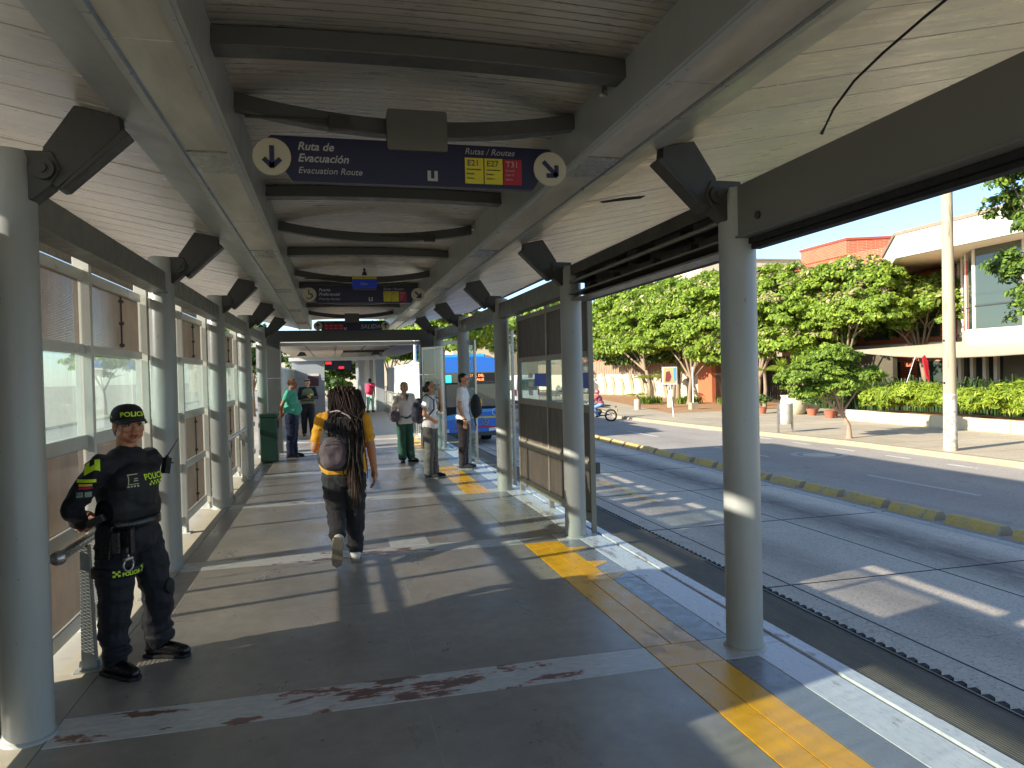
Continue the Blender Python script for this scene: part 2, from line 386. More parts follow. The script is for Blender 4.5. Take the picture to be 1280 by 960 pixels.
# ------------------------------------------------------------ ground, road, sidewalk
ZR, ZS = -.95, -.80
struct(MB().box(-300, 600, -200, 700, ZR-.6, ZR-.02).build('ground', M['walk']))
struct(MB().quad((3.12, -30, ZR), (9.62, -30, ZR), (9.62, 250, ZR), (3.12, 250, ZR)).build('bus_lane', M['lane'], fixn=False))
struct(MB().quad((9.62, -30, ZR+.001), (16.45, -30, ZR+.001), (16.45, 250, ZR+.001), (9.62, 250, ZR+.001)).build('road', M['asphalt'], fixn=False))
struct(MB().quad((-16, -30, ZR), (-2.3, -30, ZR), (-2.3, 250, ZR), (-16, 250, ZR)).build('left_road', M['asphalt'], fixn=False))
b = MB()
for y in [4.4 + 3.35*i for i in range(-3, 22)]: b.box(3.3, 9.6, y, y+.02, ZR-.01, ZR+.004)
for x in (5.35, 7.5): b.box(x, x+.014, -10, 90, ZR-.01, ZR+.004)
struct(b.build('lane_joints', M['seam']))
b = MB(); b.box(9.42, 9.54, -10, 120, ZR-.01, ZR+.005)
for y in (-1.5, 3., 11.8, 19., 26.5, 34, 41.5, 49): b.box(12.38, 12.5, y, y+3.1, ZR-.01, ZR+.006)
for y in [6+2.2*i for i in range(14)]: b.box(15.55, 15.66, y, y+.9, ZR-.01, ZR+.006)
struct(b.build('lane_markings', M['roadwhite']))
struct(MB().box(6.15, 6.27, 13.3, 26, ZR-.01, ZR+.006).build('yellow_lane_line', M['roadyellow']))
# sidewalk with its kerb; the street bends away to the right at the far end
b = MB(); b.prism([(16.62, -30), (60, -30), (60, 75), (24, 75), (15.45, 37.5), (15.75, 30), (16.62, 20)], ZR-.02, ZS, 'z')
struct(b.build('sidewalk', M['walk']))
b = MB(); kp = [(16.45, -30), (16.45, 20), (15.55, 30), (15.2, 37.7), (24, 75.5)]; kq = [(16.64, -30), (16.64, 20), (15.77, 30), (15.46, 37.5), (24.3, 75)]
for i in range(len(kp)-1): b.add([(*kp[i], ZR), (*kp[i+1], ZR), (*kq[i+1], ZR), (*kq[i], ZR), (*kp[i], ZS+.012), (*kp[i+1], ZS+.012), (*kq[i+1], ZS+.012), (*kq[i], ZS+.012)],
        [(0, 3, 2, 1), (4, 5, 6, 7), (0, 1, 5, 4), (1, 2, 6, 5), (2, 3, 7, 6), (3, 0, 4, 7)])
struct(b.build('kerb', M['kerb']))
struct(MB().prism([(18.5, 38), (31, 38), (31, 70), (24.6, 70)], ZS-.01, ZS+.006, 'z').build('bare_soil_strip', M['earth']))
b = MB()
for y in [-6+1.5*i for i in range(34)]: b.box(16.66, 22.6, y, y+.012, ZS-.01, ZS+.003)
for x in (18.2, 19.7, 21.2): b.box(x, x+.012, -6, 44, ZS-.01, ZS+.003)
struct(b.build('paving_joints', flat('paving_joint', lin(140, 128, 108), .9)))
# manhole ring painted on the street
c0 = (14.0, 18.8); b = MB()
def ring(b, c, r0, r1, z, n=28):
    vs = []
    for k in range(n):
        a = 2*math.pi*k/n
        vs += [(c[0]+r0*math.cos(a), c[1]+r0*math.sin(a), z), (c[0]+r1*math.cos(a), c[1]+r1*math.sin(a), z)]
    b.add(vs, [(2*k, 2*k+1, (2*k+3) % (2*n), (2*k+2) % (2*n)) for k in range(n)])
ring(b, c0, .62, .8, ZR+.007)
o = b.build('manhole_ring', M['roadwhite'], fixn=False); struct(o)
struct(MB().lathe((c0[0], c0[1], ZR), [(.46, 0), (.46, .008)], 28).build('manhole_cover', M['lane']))

# ------------------------------------------------------------ platform
YN, YF = -3, 21.4
Ys = [4.0 + 3.2*i for i in range(-2, 6)]
b = MB()
b.box(-1.95, 3.0, YN, 60, ZR-.02, -.03)
o = b.build('platform_base', M['border']); struct(o)
b = MB()
xs_ = [-1.38, 1.42]
cuts = sorted([y+d for y in Ys for d in (-.16, .16)])
def slabrow(b, x0, x1, ys, z=0, g=.003):
    for y0, y1 in zip(ys[:-1], ys[1:]): b.box(x0+g, x1-g, y0+g, y1-g, z-.028, z)
for i, yc in enumerate(Ys[:-1]):
    y0, y1 = yc+.16, Ys[i+1]-.16
    slabrow(b, -1.38, 1.83, [y0, (y0+y1)/2, y1])
slabrow(b, -1.38, 1.83, [Ys[-1]+.16, YF])
struct(b.build('platform_floor', M['slab'], bevel=.002))
b = MB()
for x in (.435, .54):
    y = .5
    while y < 18:
        L = random.uniform(.25, 1.1)
        if all(abs(y+L/2-yc) > .16+L/2 for yc in Ys): b.box(x, x+.0035, y, y+L, -.003, .0012)
        y += L+random.uniform(.0, .15)
struct(b.build('floor_score_lines', flat('pale_dust', lin(178, 174, 164), .8)))
b = MB()
for yc in Ys: slabrow(b, -1.38, 1.83, [yc-.16, yc+.16], .001); slabrow(b, 2.2, 2.42, [yc-.16, yc+.16], .001)
struct(b.build('cross_strip', M['strip'], bevel=.002))
b = MB(); slabrow(b, -1.95, -1.38, [YN]+[y+.8*k for y in Ys for k in (0, 1, 2, 3)]+[YF]); struct(b.build('platform_edge_slab', M['border'], bevel=.003))
b = MB()
for i, yc in enumerate(Ys[:-1]):
    slabrow(b, 2.2, 2.42, [yc+.16, yc+1.6, Ys[i+1]-.16])
struct(b.build('grey_floor_band', M['greyband'], bevel=.002))
b = MB(); slabrow(b, 2.42, 2.68, [YN]+Ys+[YF]); b.box(2.70, 2.80, YN, YF, -.028, .006); struct(b.build('pale_floor_band', M['whiteband'], bevel=.003))
b = MB()
for i, yc in enumerate(Ys[:-1]):
    ys = [yc+.16, yc+1.6, Ys[i+1]-.16]
    if i % 2 == 1 and i > 2: continue
    slabrow(b, 1.83, 2.015, ys, .001); slabrow(b, 2.015, 2.2, ys, .001)
    slabrow(b, 1.83, 2.2, [yc-.16, yc+.16], .001)
# painted steps of the marking at the door ends
for yc in (6.55, 6.0, 5.6): b.prism([(2.2, yc), (2.36, yc+.12), (2.36, yc+.17), (2.2, yc+.2)], -.02, .003, 'z')
struct(b.build('yellow_floor_band', M['yellow'], bevel=.002))
b = MB()
for i, yc in enumerate(Ys[:-1]):
    if i % 2 == 1 and i > 2: slabrow(b, 1.83, 2.2, [yc-.16, Ys[i+1]-.16])
struct(b.build('plain_floor_band', M['slab'], bevel=.002))
# hatch cover set in the floor
o = MB().box(.53, .92, 7.36, 7.76, -.01, .004).build('floor_hatch', mottled('hatch_metal', lin(206, 208, 200), .14, 9, .45, .1, .3, 60), bevel=.002)
tag(o, 'small pale square hatch cover let into the platform floor', 'hatch')
# rubber boarding edge and its bristles
e = thing('boarding_edge', (2.95, 4, 0), 'long ribbed rubber boarding edge along the road side of the platform', 'platform edge')
e.location = (0, 0, 0)
b = MB(); b.box(2.81, 3.19, YN, 21, -.06, -.006); b.build('ribbed_strip', M['ribbed'], e)
b = MB(); b.box(3.191, 3.205, YN, 21, -.07, .0); b.build('edge_trim', M['dgrey'], e)
b = MB(); y = -2.
while y < 21:
    b.prism([(3.205, y), (3.27, y+.008), (3.28, y+.05), (3.205, y+.06)], -.10, -.012, 'z'); y += .085
o = b.build('bristle', M['black'], e); o['kind'] = 'stuff'

# ------------------------------------------------------------ columns with their roof brackets
XL, XRt = -1.48, 2.43
def bracket(side, par):
    """articulated roof arm: side=+1 leans towards +x"""
    b = MB(); s = side
    th = .05
    def P(pts, t, mi=0): b.prism([(s*x, z) for x, z in pts], -t, t, 'y', mi)
    P([(.0, 2.62), (.11, 2.60), (.19, 2.67), (.24, 2.76), (.20, 2.84), (.0, 2.84)], .055)
    P([(.14, 2.72), (.22, 2.665), (.51, 2.94), (.50, 3.03), (.30, 3.07), (.16, 2.86)], .046)
    P([(.22, 2.655), (.25, 2.66), (.545, 2.94), (.52, 2.965)], .062)
    return b.build('roof_bracket', M['dark'], par, bevel=.006)
def column(name, x, y, side, h, label, grp, rad=.11):
    t = thing(name, (x, y, 0), label, 'column', grp)
    b = MB().lathe((0, 0, 0), [(rad, 0.0), (rad, h-.04), (rad-.012, h)], 40)
    b.build('shaft', M['grey'], t)
    b = MB().lathe((0, 0, 0), [(rad+.018, 0), (rad+.016, .008), (rad+.001, .016)], 40); b.build('base_weld', M['grey'], t)
    br = bracket(side, t)
    b = MB()
    for yy in (-.062, .062):
        s = 1 if yy > 0 else -1
        b.tube([(side*.165, yy, 2.75), (side*.165, yy+s*.02, 2.75)], .052, 20); b.tube([(side*.165, yy+s*.02, 2.75), (side*.165, yy+s*.032, 2.75)], .022, 14)
    b.build('pivot_bolt', M['dark'], br)
    return t
lw = ['first (nearest) grey tubular column on the left, cut by the picture edge', 'second grey column on the left, right behind the standing policewoman',
      'third grey column on the left wall, just beyond the one behind the policewoman', 'fourth grey column on the left wall beside the far handrail',
      'fifth grey column on the left wall, last before the green bin']
for i in range(5): column('station_column', XL, 4.0+3.2*i, 1, 2.84, lw[i], 'tubular columns of the bus station')
rw = ['nearest grey column on the road side, standing alone in front of the street', 'second grey column on the road side, in front of the brown screen panels',
      'third grey column on the road side, at the far end of the brown screens', 'fourth grey column on the road side, behind the man in the white T-shirt',
      'fifth and farthest grey column on the road side, by the open glass leaf']
for i in range(5): column('station_column', XRt, 4.0+3.2*i, -1, 2.80, rw[i], 'tubular columns of the bus station')

# ------------------------------------------------------------ roof
roof = thing('station_roof', (0, 0, 0), 'long bus station roof with plank wings, light troughs and a ribbed metal centre', 'roof')
Y0, Y1 = -3.5, 19.6
SL = .205
def wing(side, xin, xout, zin):
    b = MB(); y = Y0; k = 0
    while y < Y1:
        wd = .39 if y < 30 else 1.2
        zo = zin + abs(xout-xin)*SL; j = random.uniform(-.003, .003)
        b.add([(xin, y+.003, zin+j), (xout, y+.003, zo+j), (xout, y+wd-.003, zo+j+.002), (xin, y+wd-.003, zin+j+.002),
               (xin, y+.003, zin+.03), (xout, y+.003, zo+.03), (xout, y+wd-.003, zo+.03), (xin, y+wd-.003, zin+.03)],
              [(0, 1, 2, 3), (4, 7, 6, 5), (0, 4, 5, 1), (1, 5, 6, 2), (2, 6, 7, 3), (3, 7, 4, 0)])
        y += wd
    b.build('plank_ceiling', M['wing'], roof)
    zi, zo = zin, zin+abs(xout-xin)*SL
    b = MB(); b.prism([(xin, zi+.035), (xout, zo+.035), (xout, zo+.12), (xin, zi+.12)], Y0, Y1, 'y')
    b.prism([(xout, zo-(.34 if side < 0 else .02)), (xout+.02*side, zo-(.34 if side < 0 else .02)), (xout+.02*side, zo+.14), (xout, zo+.14)], Y0, Y1, 'y')
    b.build('roof_deck', M['dgrey'], roof)
wing(-1, -.79, -2.85, 3.0); wing(1, 1.74, 3.8, 3.0)
def trough(side, xo, xi):
    """xo outer rim, xi inner rim"""
    s = side
    b = MB()
    b.prism([(xo+s*.0, 2.985), (xo, 2.955), (xo-s*.035, 2.95), (xo-s*.035, 2.985)], Y0, Y1, 'y')
    b.prism([(xi, 2.985), (xi, 2.955), (xi+s*.035, 2.95), (xi+s*.035, 2.985)], Y0, Y1, 'y')
    b.prism([(xo-s*.05, 2.985), (xo-s*.05, 2.965), (xo-s*.042, 2.965), (xo-s*.042, 2.985)], Y0, Y1, 'y')
    b.build('steel_rim', mottled('rim_steel', lin(160, 160, 152), .04, 1.5, .35, .0), roof)
    b = MB(); b.prism([(xo+s*.22, 3.03), (xo, 2.975), (xo, 2.99), (xo+s*.22, 3.05)], Y0, Y1, 'y'); b.build('trough_flange', M['grey'], roof)
    b = MB(); b.prism([(xi-s*.001, 2.957), (xi-s*.02, 2.957), (xi-s*.03, 3.22), (xi-s*.01, 3.23), (xi+s*.02, 3.0)], Y0, Y1, 'y'); b.build('trough_side', M['grey'], roof)
    # lamp covers: alternating long opal panes and short steel panels
    y = Y0; k = 0
    lens = [1.35, .42, 1.43] if side < 0 else [1.1, .42, 1.68]
    while y < Y1:
        ln = lens[k % 3]; pan = (k % 3 == 1)
        b = MB().box(min(xo-s*.05, xi+s*.035), max(xo-s*.05, xi+s*.035), y+.006, min(y+ln, Y1)-.006, 2.962 if not pan else 2.955, 2.975)
        b.build('steel_cover' if pan else 'lamp_cover', M['coverp'] if pan else M['opal'], roof)
        y += ln; k += 1
n = N('opal_lamp_cover'); a = n.noise(n.coord((1, .3, 1)), 5, 5, .6)
n.set(Base_Color=n.ramp(a, [(.3, lin(150, 140, 120)), (.7, lin(196, 188, 168))]), Roughness=.3); M['opal'] = n.m
M['coverp'] = mottled('stained_cover', lin(150, 146, 136), .12, 3, .3, .4)
trough(-1, -.78, -.48); trough(1, 1.73, 1.43)
# ribbed centre sheet
b = MB()
for i in range(12):
    xa, xb = -.52+i*(1.99/12), -.52+(i+1)*(1.99/12)
    za, zb = [3.20+.03*(1-((x-.475)/1.0)**2) for x in (xa, xb)]
    b.add([(xa, Y0, za), (xb, Y0, zb), (xb, Y1, zb), (xa, Y1, za)], [(0, 1, 2, 3)], 0, True)
b.build('centre_ceiling', M['ceil'], roof)
MB().prism([(-.6, 3.25), (1.55, 3.25), (1.55, 3.42), (-.6, 3.42)], Y0, Y1, 'y').build('centre_deck', M['dgrey'], roof)
def bow(y, sag, h=.12, wd=.1, z0=3.17, mat=None, name='cross_beam'):
    b = MB(); K = 14; vs = []
    for i in range(K+1):
        x = -.47+1.89*i/K; z = z0-sag*(1-((x-.475)/.945)**2)
        vs += [(x, y-wd/2, z), (x, y+wd/2, z), (x, y+wd/2, z+h), (x, y-wd/2, z+h)]
    fs = [(4*i+a, 4*i+(a+1) % 4, 4*i+4+(a+1) % 4, 4*i+4+a) for i in range(K) for a in range(4)]+[(0, 1, 2, 3), (4*K+3, 4*K+2, 4*K+1, 4*K)]
    b.add(vs, fs); return b.build(name, mat or M['dgrey'], roof, bevel=.004)
for y in (4.05, 7.25, 10.45, 13.65, 16.85): bow(y, .10, .085, .08, 3.125)
for y in (.9, 3.32, 5.95, 8.75, 11.9, 15.2): bow(y, -.02, .085, .13, 3.115)
# conduits and boxes riding on the bowed beams
for y, x0 in ((4.05, 0.02), (7.25, .92), (10.45, .1)):
    b = MB(); b.box(x0, x0+.11, y-.085, y-.041, 3.03, 3.10); b.box(x0-.42, x0, y-.065, y-.05, 3.07, 3.085)
    b.build('junction_box', M['dark'], roof, bevel=.003)
b = MB()
for y in (3.5, 7.0): b.prism([(1.37, 3.13), (1.43, 3.11), (1.43, 3.18), (1.38, 3.19)], y, y+.04, 'y')
b.build('camera_bracket', M['steel'], roof)
# end fascia across the platform
b = MB(); b.box(-1.6, 2.62, 17.7, 17.86, 2.56, 2.82); b.build('end_beam', M['dgrey'], roof, bevel=.004)
b = MB(); b.box(-2.4, 3.4, 17.9, 18.0, 2.46, 2.545); b.build('end_flashing', M['white'], roof)

# side beams between columns
def side_beam(x, y0, y1, z0, z1, t=.055):
    b = MB(); b.box(x-t, x+t, y0+.1, y1-.1, z0, z1); b.box(x-t-.02, x+t+.02, y0+.1, y1-.1, z0-.012, z0-.001)
    return b.build('side_beam', M['beam'], roof, bevel=.003)
M['beam'] = mottled('beam_paint', lin(106, 105, 99), .1, 1.2, .4, 0, .05, 120)
for i in range(0, 4): side_beam(XL, 4+3.2*i, 7.2+3.2*i, 2.52, 2.70)
for i in (-2, -1): side_beam(XRt, 4+3.2*i, 7.2+3.2*i, 2.50, 2.80)
for i in (1, 2, 3): side_beam(XRt, 4+3.2*i, 7.2+3.2*i, 2.52, 2.72)
b = MB()
for i in (-2, -1): b.box(2.44, 2.56, 4.1+3.2*i, 7.1+3.2*i, 2.455, 2.487); b.box(2.46, 2.52, 4.1+3.2*i, 7.1+3.2*i, 2.425, 2.45)
b.build('door_track', M['black'], roof)
b = MB()
for i in (-2, -1): b.tube([(2.36, 7.1+3.2*i-.22, 2.58), (2.375, 7.1+3.2*i-.22, 2.58)], .022, 14)
b.build('beam_bolt', M['dark'], roof)
# open door gear between the first two road-side columns: box, rails, motors
b = MB(); b.box(2.40, 2.62, 4.1, 7.1, 2.70, 2.80); b.box(2.55, 2.62, 4.1, 7.1, 2.44, 2.70); b.build('gear_housing', M['sooty'], roof)
b = MB(); b.tube([(2.40, 4.1, 2.63), (2.40, 7.1, 2.63)], .018, 8); b.box(2.38, 2.55, 4.1, 7.1, 2.50, 2.515); b.box(2.40, 2.56, 4.1, 7.1, 2.44, 2.455)
b.build('gear_rail', mottled('rail_metal', lin(120, 116, 106), .2, 6, .4, .6), roof)
b = MB()
for y, l, h in ((4.25, .3, .09), (4.75, .42, .07), (5.5, .2, .1), (5.95, .3, .06), (6.75, .26, .1)): b.box(2.43, 2.54, y, y+l, 2.66-h/2, 2.66+h/2)
for y in (4.6, 5.2, 6.0, 6.6): b.box(2.43, 2.5, y, y+.05, 2.51, 2.58)
b.build('gear_motor', M['black'], roof, bevel=.006)
# loose cable hanging from the wing
o = MB().tube([(2.30, 2.2, 3.11), (2.29, 2.40, 3.07), (2.295, 2.62, 3.03), (2.30, 2.8, 2.985), (2.30, 2.94, 2.91), (2.30, 3.0, 2.85), (2.285, 3.01, 2.815)], [.006]*5+[.005, .009], 8).build('loose_cable', M['black'])
b = MB().tube([(2.30, 3.0, 2.85), (2.31, 3.01, 2.83)], .003, 6)
tag(o, 'loose black cable dangling from the plank ceiling at upper right', 'cable')
# ragged dark strips peeling off the ceiling above the door gear
o = MB().prism([(2.06, 5.35), (2.1, 5.38), (2.34, 5.2), (2.34, 5.12), (2.2, 5.2)], 3.03, 3.035, 'z').build('torn_strip', M['black'], roof)
# ------------------------------------------------------------ left screen wall, bay by bay
XW = -1.68
def left_bay(y0, y1, label, solid=False, frac=.5, split=.28):
    t = thing('screen_wall', (XW, y0, 0), label, 'screen wall', 'left screen walls of the station')
    L = y1-y0
    fr = MB(); a = .03
    for z0, z1 in ((2.43, 2.50), (1.92, 1.985), (1.27, 1.36), (.70, .785), (.10, .19)): fr.box(-.03, .03, 0.03, L-.03, z0, z1)
    fr.build('rail', M['frame'], t, bevel=.003)
    for yy in (.0, L*frac):
        b = MB(); b.box(-.035, .07, yy, yy+.055, .0, 2.6); b.box(-.06, .1, yy-.04, yy+.1, 0, .012); b.box(.04, .06, yy-.02, yy, 0, .09)
        b.build('mullion', M['frame'], t, bevel=.003)
    for (a0, a1) in ((.06, L*frac-.005), (L*frac+.06, L-.005)):
        mm = M['solid'] if solid else M['mesh']  # solid: opaque fill added in place of mesh to block the sun
        MB().box(-.006, .0, a0, a1, 1.985, 2.43).build('upper_mesh', mm, t)
        MB().box(-.006, .0, a0, a1, .785, 1.27).build('middle_mesh', mm, t)
        MB().box(-.006, .0, a0, a1, .19, .70).build('lower_mesh', mm, t)
        MB().box(-.004, .004, a0, a1, 1.36, 1.92).build('glass_pane', M['solid'] if (solid and y0 > 0 and a0 > .5) else M['glass'], t)
    b = MB(); q = L*frac + (L*(1-frac))*.62
    b.tube([(.012, q, .2), (.012, q, 1.26)], .008, 6); b.tube([(.012, q, 2.0), (.012, q, 2.42)], .008, 6)
    for z in (2.02, 2.2, 2.38, 1.2, .85, .6, .3): b.box(.0, .03, q-.02, q+.02, z-.012, z+.012)
    b.build('clamp_rod', M['black'], t)
    return t
M['frame'] = mottled('frame_paint', lin(190, 190, 180), .08, 2, .45, 0, .08, 90, dirt=lin(140, 132, 112), dirt_at=.6)
M['solid'] = mottled('sun_block_fill', lin(150, 136, 118), .1, 2, .5)  # opaque filler for the added sun-blocking pieces on the left
left_bay(-2.4, .8, 'left screen wall bay behind the viewer, with added opaque fill that blocks the sun', True); left_bay(.8, 4.0, 'left screen wall bay beside the viewer, before the first column, with added opaque fill that blocks the sun', True)  # near bays out of view, made opaque so the near floor falls in shade
ll = ['left mesh and glass screen between the first column and the policewoman', 'left mesh and glass screen between the second and third columns',
      'left mesh and glass screen between the third and fourth columns', 'left mesh and glass screen between the fourth column and the green bin']
for i in range(4): left_bay(4.0+3.2*i, 7.2+3.2*i, ll[i])
# board added behind the first screen to keep sun off the near floor
o = MB().box(XW-.012, XW-.007, 4.0, 4.66, .0, 2.44).build('sun_block_board', M['solid']); tag(o, 'added opaque board by the first left column that blocks sun from the near floor', 'panel')

# handrails
def handrail(y0, y1, label, z=.775, x=-1.46):
    t = thing('handrail', (x, y0, 0), label, 'handrail', 'steel handrails along the left screens')
    L = y1-y0
    b = MB().tube([(0, 0, z), (0, L, z)], .028, 16); b.build('rail_tube', M['steelg'], t)
    b = MB().ball((0, -.01, z), .042, 16); b.build('end_ball', M['steelg'], t)
    for yy in (.43, L-.3):
        b = MB(); b.prism([(-.035, 0), (.045, 0), (.022, z-.03), (-.022, z-.03)], yy-.03, yy+.03, 'y')
        b.prism([(-.06, 0), (.07, 0), (.06, .05), (-.05, .05)], yy-.008, yy+.008, 'y'); b.box(-.07, .08, yy-.07, yy+.07, 0, .012)
        b.build('stanchion', M['grey'], t, bevel=.003)
M['steelg'] = mottled('worn_steel', lin(170, 168, 160), .1, 6, .32, .75)
handrail(4.41, 6.6, 'steel handrail with a round ball end beside the policewoman')
handrail(10.7, 13.2, 'steel handrail beyond the third left column', z=.86)

# ------------------------------------------------------------ right screens
def right_bay(y0, y1, label):
    x = 2.66
    t = thing('road_screen', (x, y0, 0), label, 'screen wall', 'brown screens on the road side')
    L = y1-y0
    b = MB()
    for z0, z1 in ((2.46, 2.52), (1.86, 1.93), (1.27, 1.35), (.66, .75), (.10, .20)): b.box(-.024, .024, .024, L-.062, z0, z1)
    b.build('rail', M['frame2'], t, bevel=.003)
    for yy in (.0, L*.5, L-.06):
        b = MB().box(-.028, .028, yy, yy+(.06 if yy > .1 else .022), 0 if .1 < yy < L-.1 else -.3, 2.56); b.build('mullion', M['frame2'], t, bevel=.003)
    for a0, a1 in ((.024, L*.5), (L*.5+.06, L-.06)):
        MB().box(-.006, .0, a0, a1, 1.93, 2.46).build('upper_mesh', M['meshdark'], t)
        MB().box(-.006, .0, a0, a1, .75, 1.27).build('middle_mesh', M['meshdark'], t)
        MB().box(-.006, .0, a0, a1, .20, .66).build('lower_mesh', M['meshdark'], t)
        MB().box(-.004, .004, a0, a1, 1.35, 1.86).build('glass_pane', M['glass2'], t)
        MB().box(-.012, -.006, a0+.02, a0+(a1-a0)*.42, 1.53, 1.70).build('blue_sticker', M['bluestick'], t)
    for a0, k in ((L*.5+.75, 3),):
        b = MB()
        for i in range(k): b.box(-.011, -.006, a0, a0+.22, 1.4+.12*i, 1.47+.12*i)
        b.build('notice', M['white'], t)
    b = MB().box(.03, .09, .02, .12, .62, .74); b.build('door_stop', M['dgrey'], t, bevel=.01)
    return t
M['frame2'] = mottled('frame_paint_grey', lin(138, 132, 116), .08, 2, .45, 0, .08, 90)
M['bluestick'] = flat('blue_sticker', lin(20, 64, 210), .4)
right_bay(7.26, 10.3, 'brown screen panels and glass behind the second road-side column')

def glass_leaf(loc, rz, label, wd=.8, h=2.35):
    t = thing('glass_door_leaf', loc, label, 'glass door', 'glass door leaves on the road side', rz)
    MB().box(.04, wd-.04, -.006, .006, .1, h-.06).build('glass_pane', M['glass2'], t)
    b = MB()
    for x0, x1 in ((0, .04), (wd-.04, wd)): b.box(x0, x1, -.02, .02, .04, h)
    b.box(.04, wd-.04, -.02, .02, .04, .1); b.box(.04, wd-.04, -.02, .02, h-.06, h)
    b.build('door_frame', M['steelg'], t, bevel=.003)
    b = MB(); b.box(.06, .09, -.04, -.02, .9, 1.5); b.build('handle', M['black'], t)
    b = MB(); b.box(.1, wd-.1, -.009, -.007, 1.45, 1.6); b.build('frosted_band', M['white'], t)
glass_leaf((2.62, 10.5, 0), R(95), 'folded glass door leaf beside the third road-side column')
glass_leaf((2.62, 13.4, 0), R(100), 'glass door leaf behind the man in the white T-shirt')
glass_leaf((2.40, 16.1, 0), R(112), 'open glass door leaf behind the masked woman', .9)
glass_leaf((2.55, 16.9, 0), R(80), 'farthest glass door leaf by the dark pillar', .7)

# ------------------------------------------------------------ hanging signs
def arrow(b, c, r, ang, y, thick=.02, mi=0):
    """arrow of half length r pointing along ang in the xz plane"""
    ca, sa = math.cos(ang), math.sin(ang)
    def bar(p, q, w_):
        d = (Vector(q)-Vector(p)); d.normalize(); nn = Vector((-d.y, d.x))*w_
        a_, b_ = Vector(p)-d*w_*.3, Vector(q)+d*w_*.3
        b.prism([tuple(a_+nn), tuple(a_-nn), tuple(b_-nn), tuple(b_+nn)], y-.003, y, 'y', mi)
    tip = Vector((c[0]+ca*r, c[1]+sa*r)); tail = Vector((c[0]-ca*r, c[1]-sa*r))
    bar(tuple(tail), tuple(tip), thick)
    for s in (1, -1):
        a2 = ang+math.pi+s*R(45); q = tip+Vector((math.cos(a2), math.sin(a2)))*r*1.05
        bar(tuple(tip), tuple(q), thick)
def rr(x0, x1, z0, z1, r, k=4):
    p = []
    for cx, cz, a0 in ((x1-r, z1-r, 0), (x0+r, z1-r, 90), (x0+r, z0+r, 180), (x1-r, z0+r, 270)):
        for i in range(k+1): a = R(a0+90*i/k); p.append((cx+r*math.cos(a), cz+r*math.sin(a)))
    return p
FM = lambda x, y, z: Matrix.Translation((x, y, z)) @ Matrix.Rotation(R(90), 4, 'X')
